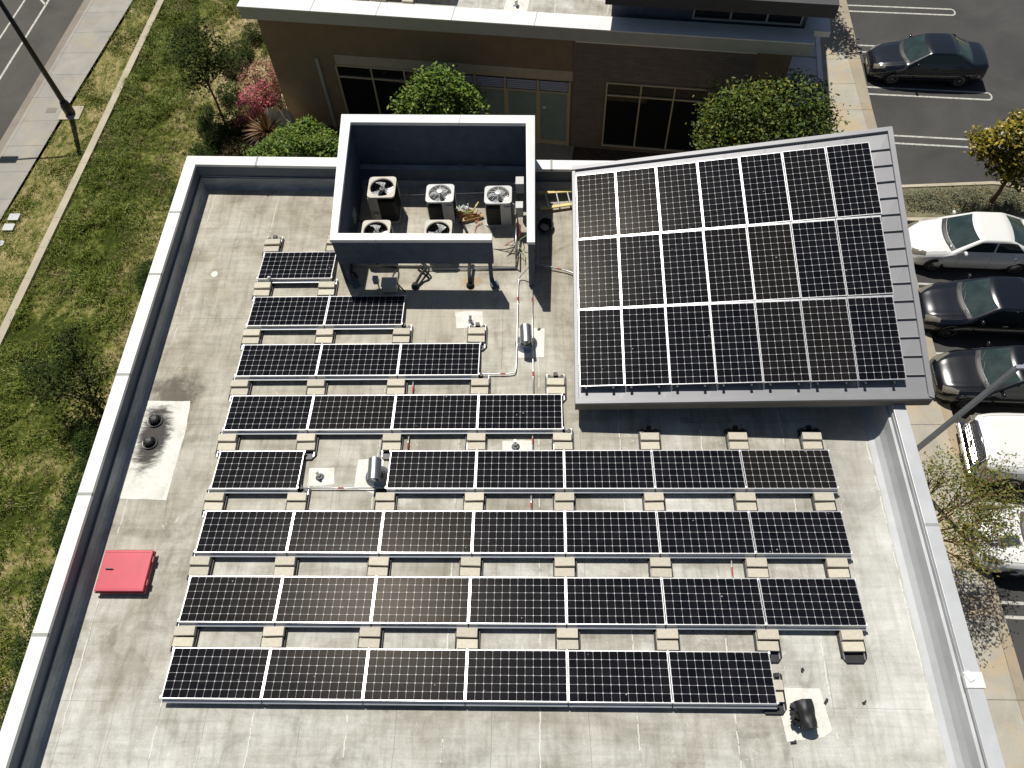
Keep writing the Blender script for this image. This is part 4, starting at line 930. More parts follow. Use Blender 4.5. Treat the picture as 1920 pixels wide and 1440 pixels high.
# east side: walkway, kerb, parking lot
kO = [(19.95,-30),(20.06,1.47),(20.08,4.24),(20.39,8.6),(20.45,12.0),(20.75,17.0),(20.98,23.02),(21.49,31.42),(22.4,46),(23.3,60)]
kI = [(19.62,-30),(19.74,1.34),(19.78,4.24),(20.07,8.6),(20.12,12.0),(20.38,17.0),(20.58,23.03),(20.84,31.44),(21.7,46),(22.6,60)]
m = MB(); y = -28
while y < 58:
    y2 = y+1.62*1.0; g = .014
    m.hexa([(15.3,y,-.02),(xat(kI,y)-.006,y,-.02),(xat(kI,y2-g)-.006,y2-g,-.02),(15.3,y2-g,-.02)],[(15.3,y,.12),(xat(kI,y)-.006,y,.12),(xat(kI,y2-g)-.006,y2-g,.12),(15.3,y2-g,.12)]); y = y2
struct(m.build('walkway', M['walkR']))
m = MB(); y = -28
while y < 58:
    y2 = min(58,y+3.24); g = .014
    m.hexa([(xat(kI,y),y,-.02),(xat(kO,y)+.0,y,-.02),(xat(kO,y2-g)+.0,y2-g,-.02),(xat(kI,y2-g),y2-g,-.02)],[(xat(kI,y),y,.124),(xat(kO,y)-.02,y,.118),(xat(kO,y2-g)-.02,y2-g,.118),(xat(kI,y2-g),y2-g,.124)]); y = y2
struct(m.build('kerb', M['curb']))
poly_obj(kO+[(90,60),(90,-30)], .0, 'parking_lot', M['asph'])
# planting between the buildings
poly_obj([(-3.2,14.3),(15.28,13.8),(15.28,22),(-3.2,24)], .002, 'planting_bed', M['dirt'])
# stall markings: hairpins
def hairpin(y, x0=20.6, ln=5.1, ang=-.105, w=.09, gap=.44, capped=True):
    d = Vector((cos(ang),sin(ang))); n_ = Vector((-d.y,d.x)); a = Vector((x0,y)); m = MB(); k = 10
    for s in (-1,1):
        for i in range(k):
            p = a+d*(ln*i/k)+n_*s*gap/2; q = a+d*(ln*(i+1)/k)+n_*s*gap/2
            m.sheet([tuple(p-n_*w/2),tuple(q-n_*w/2),tuple(q+n_*w/2),tuple(p+n_*w/2)], .004)
    c = a+d*ln
    if capped:
        for i in range(10):
            t0, t1 = -pi/2+pi*i/10, -pi/2+pi*(i+1)/10
            def pt(t, r): v = c+d*(r*cos(t)*.75)+n_*(r*sin(t)); return (v.x,v.y)
            m.sheet([pt(t0,gap/2-w/2),pt(t0,gap/2+w/2),pt(t1,gap/2+w/2),pt(t1,gap/2-w/2)], .004)
    return struct(m.build('stall_marking', M['paint']))
hairpin(30.80,21.48,4.5); hairpin(27.92,21.28,4.6); hairpin(25.15,21.12,4.8); hairpin(22.25,21.0,4.9); hairpin(14.70,20.64,5,-.08); hairpin(11.78,20.46,5,-.07); hairpin(9.1,20.42,5,-.06); hairpin(6.45,20.3,5,-.05); hairpin(3.52,20.1,5,-.04,.09,.40); hairpin(.7,20.08,5,-.03)
# planted island
isl = [(20.82,17.75),(20.92,19.55),(24.55,19.68),(25.1,19.62),(25.55,19.35),(25.85,18.8),(25.8,18.2),(25.4,17.7)]
ins = [(20.9,17.9),(20.95,19.42),(24.55,19.53),(25.0,19.47),(25.42,19.25),(25.68,18.78),(25.64,18.28),(25.3,17.86)]
m = MB()
for i in range(len(isl)):
    j = (i+1)%len(isl); m.hexa([(*isl[i],-.02),(*ins[i],-.02),(*ins[j],-.02),(*isl[j],-.02)],[(*isl[i],.14),(*ins[i],.14),(*ins[j],.14),(*isl[j],.14)])
struct(m.build('island_kerb', M['mow'])); m = MB(); m.prism(ins,-.02,.10); struct(m.build('planted_island', M['isl']))
# ------------------------------------------------------------------ building behind
bb = empty('office_building', (7.93,22.25,0), 'tan and brick office building behind with white coping and dark windows', 'building', rz=radians(-8))
def bp(mb, name, mat, parent=bb, **kw): return mb.build(name, mat, parent, **kw)
SL, SR = -11.0, 8.25
m = MB(); m.box(SL,.75,0,14,0,5.09); bp(m,'stucco_wall',M['stucco'])
m = MB(); m.box(7.1,SR,0,14,0,5.088); bp(m,'stucco_wall',M['stucco'])
m = MB(); m.box(.752,7.098,-.05,13.9,0,5.05); bp(m,'brick_wall',M['brick'])
m = MB(); m.box(.8,7.05,-.09,-.051,4.76,4.82); bp(m,'wall_trim',M['coping'])
m = MB(); m.box(-11.3,8.7,-.5,0.25,5.1,5.56); bp(m,'fascia',M['fascia'])
m = MB(); m.box(-11.3,8.7,.252,14,5.1,5.3); bp(m,'roof_deck',M['deck'])
for a,b_ in ((-11.32,-8.6),(-8.598,-6.2),(-6.198,-3.5),(-3.498,-.6),(-.598,1.6),(1.602,8.72)):
    m = MB(); m.box(a,b_,-.52,.24,5.562,5.6); bp(m,'coping',M['coping'])
m = MB(); m.box(-11.32,-10.6,.242,14,5.5,5.602); bp(m,'coping',M['coping'])
m = MB(); m.box(-11.28,-10.65,.243,14,5.302,5.498); bp(m,'parapet_wall',M['pwall'])
for a in (-8.6,-6.2,-3.5,-.6): m = MB(); m.box(a-.012,a+.012,-.524,.244,5.55,5.604); bp(m,'coping_joint',M['joint'])
m = MB(); m.box(-8.36,.74,-.03,-.002,3.08,3.5); bp(m,'lintel_band',M['band'])
m = MB(); m.box(-9.15,-9.03,-.06,-.002,0,3.3); bp(m,'downpipe',M['fascia'])
# windows
def window(s0,s1,z0,z1,mull,trans,yp,fr='frame_tan',wd=.06):
    w_ = MB(); w_.box(s0,s1,yp-.012,yp,z0,z1); g = bp(w_,'window',M['glassdark'])
    for (a,b_,c,d) in [(s0-wd,s0,z0-wd,z1+wd),(s1,s1+wd,z0-wd,z1+wd)]+[(mm-wd/2,mm+wd/2,z0,z1) for mm in mull]:
        f = MB(); f.box(a,b_,yp-.07,yp-.0125,c,d); f.build('mullion',M[fr],g)
    for (c,d) in [(z0-wd,z0),(z1,z1+wd)]+[(t-wd/2,t+wd/2) for t in trans]:
        f = MB(); f.box(s0,s1,yp-.066,yp-.0127,c,d); f.build('transom_bar',M[fr],g)
    return g
window(-8.35,-4.35,.2,3.02,[-7.0,-5.7],[2.55],0)
window(2.05,5.7,.28,3.15,[3.28,4.5],[2.65],-.052)
# glazed entrance bay: louvres above frosted doors
cols = [-4.2,-2.96,-1.8,-.55,.64]
for i in range(4):
    a,b_ = cols[i]+.04, cols[i+1]-.04
    m = MB(); m.box(a,b_,-.02,-.003,.02,2.52); d_ = bp(m,'door',M['glassgreen'])
    for (c,e) in ((a,a+.05),(b_-.05,b_)): f = MB(); f.box(c,e,-.055,-.0205,.02,2.52); f.build('door_stile',M['frame_tan'],d_)
    f = MB(); f.box(a+.051,b_-.051,-.052,-.0205,.02,.24); f.build('door_rail',M['frame_tan'],d_)
    if i == 3: f = MB(); f.tube([(a+.10,-.07,.85),(a+.10,-.10,.9),(a+.10,-.10,1.35),(a+.10,-.07,1.4)],.014,6); f.build('handle',M['steel'],d_); f = MB(); f.box(a+.12,a+.26,-.026,-.0205,1.75,1.85); f.build('notice',M['white'],d_)
    m = MB(); m.box(a,b_,-.02,-.003,2.6,3.02); l_ = bp(m,'louver',M['void'])
    f = MB()
    for k in range(5): z = 2.62+k*.082; f.hexa([(a+.02,-.05,z),(b_-.02,-.05,z),(b_-.02,-.021,z+.03),(a+.02,-.021,z+.03)],[(a+.02,-.05,z+.012),(b_-.02,-.05,z+.012),(b_-.02,-.021,z+.045),(a+.02,-.021,z+.045)])
    f.build('slat',M['louver'],l_)
for c in cols: m = MB(); m.box(c-.04,c+.04,-.09,-.002,.02,3.06); bp(m,'door_post',M['frame_tan'])
m = MB(); m.box(cols[0]+.041,cols[-1]-.041,-.085,-.002,2.53,2.59); bp(m,'door_head',M['frame_tan'])
m = MB(); m.box(-4.4,.9,-1.6,-.06,.004,.05); bp(m,'entrance_step',M['curb'])
# tower over the east end
m = MB(); m.box(1.95,8.45,.45,10,5.3,6.44); bp(m,'tower_wall',M['stucco_dark'])
window(4.75,8.25,5.66,6.36,[5.95,7.15],[6.02],.448,'fascia',.06)
m = MB(); m.box(1.75,9.1,-.42,11,6.46,6.92); bp(m,'tower_roof',M['darksoff'])
m = MB(); m.box(8.452,9.3,.3,9,5.30,5.50); bp(m,'coping',M['coping'])
# canopy on the east side wall
m = MB(); m.box(SR+.002,SR+1.58,-.35,6.0,2.72,2.95); cn = bp(m,'canopy',M['fascia'])
m = MB(); m.box(SR+.004,SR+1.40,-.33,5.95,2.952,2.958); m.build('canopy_top',M['coping_grey'],cn)
for k in range(5): m = MB(); m.box(SR+.004,SR+1.40,.28+k*1.1,.31+k*1.1,2.959,2.985); m.build('canopy_seam',M['joint'],cn)
m = MB(); m.box(SR+1.402,SR+1.579,-.345,5.98,2.951,3.0); m.build('canopy_edge',M['coping'],cn)
# things on that roof
Mb = bb.matrix_basis if False else Matrix.Translation(bb.location) @ Matrix.Rotation(radians(-8),4,'Z')
def onroof(s,y,z): v = Mb @ Vector((s,y,z)); return v
v = onroof(-1.45,.95,5.302); m = MB(); m.lathe((0,0,0),[(.12,0),(.06,.03),(.05,.25),(0,.26)],14); thing(m,'vent_pipe',M['steeldull'],'vent pipe on a white square patch on the rear building roof','pipe',loc=v,smooth=False)
v = onroof(-1.45,1.0,5.301); m = MB(); m.box(-.42,.42,-.35,.35,0,.004); o = m.build('coating_patch', M['patch'], None); o.parent = bb; o.location = (-1.45,1.0,5.301)
for i,s_ in enumerate((-7.05,-6.35,-5.35)):
    v = onroof(s_,.72,5.302); m = MB(); m.box(-.2,.2,-.09,.09,.0,.13)
    thing(m,'ballast_block',M['block'],'%s tan block on the rear building roof behind the coping' % ORD[i],'concrete block',loc=v,bevel=.006).rotation_euler = (0,0,radians(-8))
for i,s_ in enumerate((-7.6,-5.6)):
    v = onroof(s_,.85,5.302); r = empty('solar_panel', tuple(v+Vector((0,0,.25))), '%s dark solar panel on the rear building roof, at the top edge' % ('left','right')[i], 'solar panel', rz=radians(-8), group='solar panels on the rear roof')
    for (nm,me,lc) in (('frame',bpy.data.objects['frame'].data,(0,0,0)),('cell_glass',bpy.data.objects['cell_glass'].data,(.025,.025,-.006)),('backsheet',bpy.data.objects['backsheet'].data,(0,0,0))):
        o = bpy.data.objects.new(nm, me); COL.objects.link(o); o.parent = r; o.location = lc
# ------------------------------------------------------------------ lamps
r = empty('street_lamp',(-12.74,24.62,0),'dark tapered street lamp pole rising from a square concrete base beside the street','street lamp')
m = MB(); m.box(-.42,.50,-.42,.42,0,.05); m.build('footing',M['mow'],r)
m = MB(); m.lathe((0,0,0),[(.21,.05),(.21,.42),(.16,.62),(.12,.66)],12); m.build('base_cover',M['polegreen'],r)
m = MB(); m.tube([(0,0,.6),(0,0,3),(0,0,5.45)],[.12,.10,.085],12); m.build('pole',M['polegreen'],r,smooth=True)
m = MB(); m.tube([(0,0,5.38),(-1.2,-.05,5.50),(-2.6,-.15,5.52)],.045,8); m.build('arm',M['polegreen'],r)
m = MB(); m.box(-3.35,-2.6,-.33,.02,5.44,5.60); m.build('lamp_head',M['polegreen'],r,bevel=.02)
top = P(1906,690,6.0); bs = Vector((18.25,7.86,.12))
r = empty('parking_lamp', tuple(bs), 'slim grey square lamp pole leaning up from beside the parapet over the cars','street lamp')
dv_ = top-bs
m = MB(); a = .06; m.hexa([(-a,-a,0),(a,-a,0),(a,a,0),(-a,a,0)],[(dv_.x-a*.9,dv_.y-a*.9,dv_.z),(dv_.x+a*.9,dv_.y-a*.9,dv_.z),(dv_.x+a*.9,dv_.y+a*.9,dv_.z),(dv_.x-a*.9,dv_.y+a*.9,dv_.z)]); m.build('pole',M['polegrey'],r)
m = MB(); m.box(dv_.x-.05,dv_.x+.5,dv_.y-.05,dv_.y+.05,dv_.z+.002,dv_.z+.07); m.build('arm',M['polegrey'],r)
m = MB(); m.box(dv_.x+.22,dv_.x+.75,dv_.y-.14,dv_.y+.14,dv_.z-.06,dv_.z-.001); m.build('lamp_head',M['lightgrey'],r)
m = MB(); m.box(-.2,.2,-.2,.2,0,.1); m.build('footing',M['mow'],r)
# ------------------------------------------------------------------ vegetation
def leafcloud(m, lobes, n, ls, seed, clump=.28, shell=.55, flat=.7, per=9):
    rnd = random.Random(seed); tot = sum(l[3]*l[4]*l[5] for l in lobes)
    for (cx,cy,cz,rx,ry,rz) in lobes:
        k = max(1,int(n*(rx*ry*rz)/tot/per))
        for _ in range(k):
            while True:
                v = Vector((rnd.uniform(-1,1),rnd.uniform(-1,1),rnd.uniform(-1,1)))
                if v.length <= 1 and v.length > .05: break
            L = v.length; v = v/L*(shell+(1-shell)*L**.6)
            wob = 1+.30*noise.noise(Vector((v.x*2.2+cx,v.y*2.2+cy,v.z*2.2+seed)))
            c = Vector((cx+v.x*rx*wob, cy+v.y*ry*wob, cz+v.z*rz*wob))
            if c.z < .05: c.z = .05+abs(rnd.gauss(0,.08))
            for _ in range(per):
                p = c+Vector((rnd.gauss(0,clump*.5),rnd.gauss(0,clump*.5),rnd.gauss(0,clump*.35)))
                a = rnd.uniform(0,2*pi); s = ls*rnd.uniform(.6,1.3)
                u = Vector((cos(a),sin(a),rnd.uniform(-.6,.6))).normalized(); w_ = u.cross(Vector((rnd.gauss(0,flat),rnd.gauss(0,flat),1)).normalized())
                if w_.length < .1: continue
                w_.normalize(); m.add([p-u*s, p+w_*s*.42-u*s*.1, p+u*s, p-w_*s*.42-u*s*.1],[(0,1,2,3)])
def tree(name, base, lobes, n, ls, mat, label, cat='tree', tr=.08, bark='bark', seed=1, clump=.28, shell=.5, fork=.45, twigs=0, per=9, group=None, lean=(0,0), flat=.7):
    b = Vector(base); r = empty(name, tuple(b), label, cat, group=group)
    rnd = random.Random(seed*7+1); hz = max(l[2] for l in lobes)-b.z
    fk = Vector((lean[0], lean[1], hz*fork)); m = MB()
    m.tube([(0,0,-.05),(fk.x*.4+.03,fk.y*.4,fk.z*.5),tuple(fk)],[tr*1.3,tr,tr*.85],9); m.build('trunk', M[bark], r, smooth=True)
    m = MB()
    for l in lobes:
        e = Vector(l[:3])-b; mid = fk.lerp(e,.5)+Vector((rnd.uniform(-.1,.1),rnd.uniform(-.1,.1),-.05)); m.tube([tuple(fk),tuple(mid),tuple(e)],[tr*.6,tr*.4,tr*.18],6)
        for _ in range(3+twigs):
            q = e+Vector((rnd.uniform(-1,1)*l[3],rnd.uniform(-1,1)*l[4],rnd.uniform(-.3,1)*l[5]))*.95; st = mid.lerp(e,rnd.uniform(.1,.9)); mm_ = st.lerp(q,.55)+Vector((rnd.uniform(-.1,.1),rnd.uniform(-.1,.1),.05)); m.tube([tuple(st),tuple(mm_),tuple(q)],[tr*.26,tr*.16,tr*.07],5)
    m.build('branches', M[bark], r)
    m = MB(); leafcloud(m, [(l[0]-b.x,l[1]-b.y,l[2]-b.z,l[3],l[4],l[5]) for l in lobes], n, ls, seed, clump, shell, flat, per); m.build('crown', M[mat], r)
    return r
def shrub(name, lobes, n, ls, mat, label, seed=1, clump=.2, shell=.6, group=None, per=8, cat='shrub', flat=.6):
    c = lobes[0]; m = MB(); leafcloud(m, [(l[0]-c[0],l[1]-c[1],l[2],l[3],l[4],l[5]) for l in lobes], n, ls, seed, clump, shell, flat, per)
    o = m.build(name, M[mat]); o.location = (c[0],c[1],0); return tag(o,label,cat,group)
def lob(px,py,z,rx,ry,rz): q = P(px,py,z); return (q.x,q.y,z,rx,ry,rz)
# tree behind the equipment screen
tree('leafy_tree',(3.8,20.7,0),[(3.75,20.9,3.6,.95,.8,.85),(4.6,20.95,3.1,.75,.7,.7),(2.9,21.0,2.95,.7,.6,.65),(3.7,20.5,2.5,1.0,.8,.7),(5.05,20.5,2.1,.45,.5,.5),(4.2,21.3,3.7,.4,.35,.4),(2.35,20.7,2.3,.4,.4,.5)],9500,.085,'leafA','bright green leafy tree rising behind the equipment screen, between the buildings',seed=3,shell=.55,clump=.32)
b0 = P(1425,215,4.0)
tree('leafy_tree',(b0.x,b0.y-.5,0),[lob(1420,205,4.1,1.2,.9,.9),lob(1490,195,4.0,1.0,.85,.8),lob(1370,215,3.8,.9,.8,.8),lob(1430,245,3.6,1.5,1.0,.8),lob(1515,235,3.6,.8,.8,.6),lob(1345,250,3.4,.7,.7,.7),lob(1545,225,3.2,.5,.5,.4),lob(1480,165,4.4,.5,.4,.45),lob(1345,170,4.0,.28,.3,.35),lob(1400,180,4.3,.4,.4,.4)],13000,.075,'leafB','large olive green tree behind the canted solar roof',seed=5,shell=.5,clump=.36,twigs=2)
shrub('leafy_shrub',[(-1.8,20.3,1.35,1.15,.95,1.1),(-.7,20.2,1.35,.9,.8,1.0),(-3.0,20.2,1.0,.95,.8,.75),(-1.4,20.9,1.65,.8,.6,.75),(-.9,19.6,1.0,.9,.7,.8)],11500,.075,'leafA','large round bright green shrub just above the parapet, left of the equipment screen',seed=8,shell=.8,clump=.18)
# sparse young trees on the lawn
b0 = P(417,220,0)
tree('young_tree',(b0.x,b0.y,0),[lob(375,120,2.9,.7,.6,.6),lob(350,85,3.1,.55,.5,.5),lob(395,90,3.2,.55,.5,.5),lob(425,125,2.6,.5,.45,.4),lob(370,155,2.3,.45,.4,.35),lob(335,110,2.6,.45,.4,.4),lob(370,55,3.6,.45,.4,.45)],3600,.07,'leafD','dark sparse young tree with a thin trunk on the lawn near the rear building',tr=.045,seed=12,shell=.15,clump=.35,fork=.45,twigs=5,per=6,lean=(.0,.0))
b0 = P(195,775,0)
tree('young_tree',(b0.x,b0.y,0),[lob(135,655,2.6,.6,.55,.5),lob(95,700,2.0,.7,.6,.45),lob(150,700,2.2,.55,.5,.45),lob(110,735,1.6,.7,.5,.4),lob(60,690,1.9,.5,.4,.4),lob(190,700,2.0,.35,.4,.3),lob(125,620,3.0,.4,.4,.4),lob(175,745,1.4,.5,.4,.35)],3000,.062,'leafD','dark sparse multi-stemmed tree on the lawn beside the west parapet',tr=.05,seed=15,shell=.15,clump=.33,fork=.25,twigs=5,per=6)
# yellowing tree on the island
tree('yellowing_tree',(24.2,18.6,.1),[lob(1895,262,2.9,.65,.6,.55),lob(1850,275,2.6,.4,.45,.4),lob(1925,240,3.1,.6,.5,.5),lob(1875,310,2.2,.4,.35,.35),lob(1930,300,2.5,.6,.5,.5),lob(1838,255,2.7,.28,.3,.25),lob(1900,335,1.9,.3,.3,.3)],5200,.09,'leafY','yellow-green tree with reddish trunk on the parking island',bark='barkr',tr=.07,seed=21,shell=.5,clump=.25,fork=.4,per=7)
# bare-branched tree beside the east parapet
tree('sparse_tree',(17.3,4.9,.1),[lob(1775,880,3.6,.6,.5,.5),lob(1800,930,3.4,.7,.6,.5),lob(1850,920,3.2,.8,.7,.5),lob(1840,980,3.2,.8,.6,.5),lob(1800,1010,3.4,.6,.6,.5),lob(1870,1015,3.0,.6,.5,.45),lob(1820,1055,3.1,.55,.45,.4),lob(1885,960,2.9,.5,.5,.4),lob(1745,900,4.0,.35,.4,.35),lob(1880,880,2.9,.45,.45,.35)],5200,.042,'leafR','sparse reddish-green tree spilling over the walkway beside the east parapet',bark='barkr',tr=.05,seed=25,shell=.1,clump=.28,fork=.5,twigs=7,per=5)
tree('walkway_tree',(18.9,31.3,.1),[(19.2,31.0,4.6,.9,.9,.8),(19.6,30.1,4.2,.8,.8,.7),(18.7,31.6,4.8,.8,.8,.7),(19.3,32.2,4.2,.7,.7,.6)],3400,.09,'leafD','tree beyond the rear building casting a dappled shadow on the walkway',seed=31,shell=.3,clump=.3,fork=.5,per=6)
# garden shrubs at the corner of the rear building
shrub('flowering_shrub',[lob(495,140,1.2,.55,.5,.55),lob(530,140,1.7,.6,.45,.75),lob(465,150,.9,.4,.4,.4),lob(553,148,1.8,.4,.35,.8)],4600,.05,'flowerO','pink and bronze flowering shrub against the rear building corner',seed=41,clump=.13,shell=.75)
shrub('flowering_shrub',[lob(480,185,.8,.65,.5,.55),lob(465,205,.7,.45,.4,.45),lob(500,175,.9,.5,.4,.5),lob(497,205,.6,.4,.35,.4)],4400,.045,'flower','bright pink flowering shrub left of the sword-leaved plant',seed=43,clump=.12,shell=.75)
shrub('flowering_shrub',[lob(452,232,.35,.30,.28,.3),lob(470,228,.35,.25,.25,.25)],900,.04,'flower','small pink flowering shrub above the green shrub left end',seed=45,clump=.12)
m = MB(); rnd = random.Random(5)
def rk(u, v):
    a = 2*pi*v; e = -.1+1.15*u; rr = cos(e*1.3)**.6 if e > 0 else 1
    nn = .86+.22*noise.noise(Vector((cos(a)*1.4,sin(a)*1.4,u*2.4))); return (.85*rr*nn*cos(a), .42*rr*nn*sin(a), 1.75*u*nn)
m.grid(rk, 9, 16); thing(m,'boulder',M['rock'],'tall pale landscape boulder behind the sword-leaved plant','boulder',loc=(-3.05,22.75,0))
# bronze sword-leaved plant
m = MB(); rnd = random.Random(9)
for k in range(170):
    a = rnd.uniform(0,2*pi); el = rnd.uniform(.25,1.45); L = rnd.uniform(.6,1.15); d0 = Vector((cos(a)*cos(el),sin(a)*cos(el),sin(el))); side = Vector((-sin(a),cos(a),0))*rnd.uniform(.014,.026); pts = []
    for i in range(6):
        t = i/5; p = Vector((cos(a)*.08,sin(a)*.08,.05))+d0*L*t-Vector((0,0,.30*t*t*L*cos(el))); w_ = side*(1-t**2.5); pts += [p-w_, p+w_]
    m.add(pts,[(2*i,2*i+1,2*i+3,2*i+2) for i in range(5)])
thing(m,'sword_leaved_plant',M['phorm'],'bronze sword-leaved plant with spiky leaves in front of the boulder','plant',loc=(-3.55,22.35,.75))
m = MB(); m.prism([(-5.2,19.6),(-1.0,19.6),(-.6,22.2),(-1.3,23.4),(-3.3,23.9),(-3.9,26.2),(-5.2,25.2)],-.01,.02); m.build('planting_bed',M['dirt'])['kind'] = 'structure'
for i,(px,py,rx,ry,h,l) in enumerate(((430,175,.55,.5,.6,'green clipped shrub left of the pink shrubs'),(432,232,.6,.6,.6,'dark low shrub below the pink shrubs'),(405,255,.5,.55,.5,'dark low shrub near the parapet corner'),
      (385,280,.5,.4,.35,'low green shrub nearest the parapet corner'),(440,275,.5,.5,.4,'brownish low shrub between dark shrub and large green shrub'),(384,222,.20,.9,.3,'narrow strip of low groundcover beside the young tree'),
      (452,95,.45,.6,.6,'green shrub at the upper left of the garden beside the building'),(475,62,.45,.5,.6,'round green shrub touching the rear building'),(440,125,.5,.6,.45,'low brown-green shrub above the clipped shrub'),(418,110,.3,.5,.35,'small green shrub at the edge of the dry strip'))):
    q = P(px,py,h*.5); x, y = q.x, q.y
    shrub('low_shrub',[(x,y,h*.55,rx,ry,h*.6),(x+.2,y-.2,h*.4,rx*.7,ry*.7,h*.5)],int(2600*rx*ry/.30),.04,'hedge' if 'brown' not in l else 'brownhedge',l,seed=50+i,clump=.11,shell=.75)
for i,(px,py,rx,ry,h,w_) in enumerate(((160,800,.35,.9,.9,'first from the top'),(138,905,.35,.8,.9,'second from the top'),(112,985,.30,.6,.8,'third from the top'),(78,1110,.35,.8,.9,'fourth from the top'),(45,1215,.35,.8,.9,'fifth from the top'),(15,1330,.4,.8,.9,'sixth from the top'),(328,365,.3,.6,.6,'far one near the north corner'),(262,505,.25,.7,.5,'below the north corner one'))):
    q = P(px,py,.6); shrub('wall_shrub',[(q.x+.1,q.y,h*.5,rx,ry,h*.55),(q.x+.3,q.y-.5,h*.45,rx,ry*.6,h*.5)],2400,.045,'hedge','dark green shrub along the west wall, %s' % w_,seed=70+i,clump=.12,shell=.7,group='shrubs along the west wall')
# grass blades
def grassfield(name, inside, box, n, lo, hi, mat, seed, gate, label):
    rnd = random.Random(seed); m = MB(); x0,x1,y0,y1 = box; c = 0; V = m.v; Fs = m.f
    while c < n:
        x = rnd.uniform(x0,x1); y = rnd.uniform(y0,y1)
        if not inside(x,y): continue
        g = noise.noise(Vector((x*.55,y*.55,seed)))+.5*noise.noise(Vector((x*1.9,y*1.9,seed+3)))
        if rnd.random() > gate(g,x,y): continue
        base = noise.noise(Vector((x*.8,y*.8,9)))*6
        for _ in range(5):
            px_ = x+rnd.gauss(0,.05); py_ = y+rnd.gauss(0,.05); a = base+rnd.gauss(0,1.1); h = rnd.uniform(lo,hi)*(.8+.7*max(0,g)); ln = rnd.uniform(.4,1.1)*h; w_ = rnd.uniform(.006,.013)
            s = (-sin(a)*w_, cos(a)*w_); o = len(V)
            V += [(px_-s[0],py_-s[1],0),(px_+s[0],py_+s[1],0),(px_+cos(a)*ln*.45+s[0]*.8,py_+sin(a)*ln*.45+s[1]*.8,h*.75),(px_+cos(a)*ln*.45-s[0]*.8,py_+sin(a)*ln*.45-s[1]*.8,h*.75),(px_+cos(a)*ln,py_+sin(a)*ln,h)]
            Fs.append((o,o+1,o+2,o+3)); Fs.append((o+3,o+2,o+4)); m.m += [0,0]; c += 1
    o = m.build(name, M[mat]); return tag(o,label,None,None,'stuff')
inl = lambda x,y: x > xat(mowR,y)+.05 and (x < -6.4 if y < 20 else x < -3.4 and not(x > -4.8 and y < 24.5))
grassfield('lawn_grass', inl, (-11.6,-3.4,-2,34), 66000, .07, .20, 'blade_g', 2, lambda g,x,y: max(.05,.32+1.6*g) if x < -8.4+.8*noise.noise(Vector((y*.4,2,3))) else max(.02,.0+1.0*g), 'long rough green grass on the lawn')
grassfield('dry_grass', inl, (-11.6,-3.4,-2,34), 34000, .04, .14, 'blade_y', 6, lambda g,x,y: max(.05,.10-1.6*g)+(.45 if x > -8.3 else 0), 'dry straw-coloured grass in the lawn')
inv_ = lambda x,y: xat(walkR_,y)+.03 < x < xat(mowL,y)-.03
grassfield('verge_grass', inv_, (-14.6,-10.5,8,34), 26000, .03, .08, 'blade_g', 12, lambda g,x,y: .10+.9*max(0,g+.1), 'short patchy grass in the street verge')
m = MB(); leafcloud(m,[(22.3,18.7,.15,1.3,.6,.12),(24.0,18.75,.15,1.2,.6,.12),(25.0,18.7,.15,.5,.5,.12)],9000,.04,77,.15,.1,.5,8); o = m.build('island_groundcover',M['sage']); tag(o,'grey-green groundcover on the parking island',None,None,'stuff')
# ------------------------------------------------------------------ vehicles
def carpaint(name, c, rough=.25, metal=0, coat=1):
    a = N(name, c, rough, metal, .5, coat); return a.m
M['p_white'] = carpaint('white_car_paint', (.78,.78,.75), .35); M['p_black'] = carpaint('black_car_paint', (.006,.0065,.008), .22)
M['p_grey'] = carpaint('dark_grey_metallic_paint', (.012,.014,.019), .2, .15); M['p_black2'] = carpaint('black_blue_car_paint', (.007,.008,.012), .2)
M['cglass'] = N('car_window_glass', (.012,.022,.022), .04, 0, .7).m
M['wglass'] = simple('windscreen_glass', (.028,.05,.048), .05, 0, .5, 1.6, spec=.7)
M['tyre'] = simple('tyre_rubber', (.012,.012,.012), .8, 0, .1); M['rim'] = simple('alloy_rim', (.28,.28,.29), .35, .8, .05)
M['chrome'] = N('chrome_trim', (.75,.75,.76), .08, 1).m; M['lampg'] = simple('headlamp_lens', (.22,.20,.16), .12, .2, .2, 20, spec=.8); M['lamp_amber'] = simple('indicator_lens', (.42,.20,.10), .2)
M['trim'] = simple('dark_trim_plastic', (.02,.02,.021), .5, 0, .1); M['plate'] = simple('number_plate', (.55,.54,.46), .5); M['tail'] = simple('tail_lamp_lens', (.20,.01,.01), .2)
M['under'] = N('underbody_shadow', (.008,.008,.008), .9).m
def interp(tab, x):
    if x <= tab[0][0]: return tab[0][1]
    for (a,b),(c,d) in zip(tab,tab[1:]):
        if x <= c: t = (x-a)/(c-a); t = t*t*(3-2*t)*.35+t*.65; return b+(d-b)*t
    return tab[-1][1]
def smin(a,b,k): h = max(0,min(1,.5+.5*(b-a)/k)); return b+(a-b)*h-k*h*(1-h)
def smax(a,b,k): return -smin(-a,-b,k)
SED = dict(L=4.65,W=1.80,hood=[(0,.58),(.10,.70),(.35,.80),(.8,.89),(1.30,.97),(2.5,1.0),(3.9,1.06),(4.35,1.05),(4.58,.99),(4.65,.90)],ws=(1.22,.97,2.02,1.40),roof=1.44,rear=(3.95,1.05,3.18,1.39),belt=.98,side=2.5,wf=.90,wr=3.62,rw=.32,front=[(0,.60),(.06,.70),(.2,.82),(.5,.93),(1.0,.985),(1.6,1),(3.4,1),(4.1,.96),(4.45,.88),(4.65,.74)])
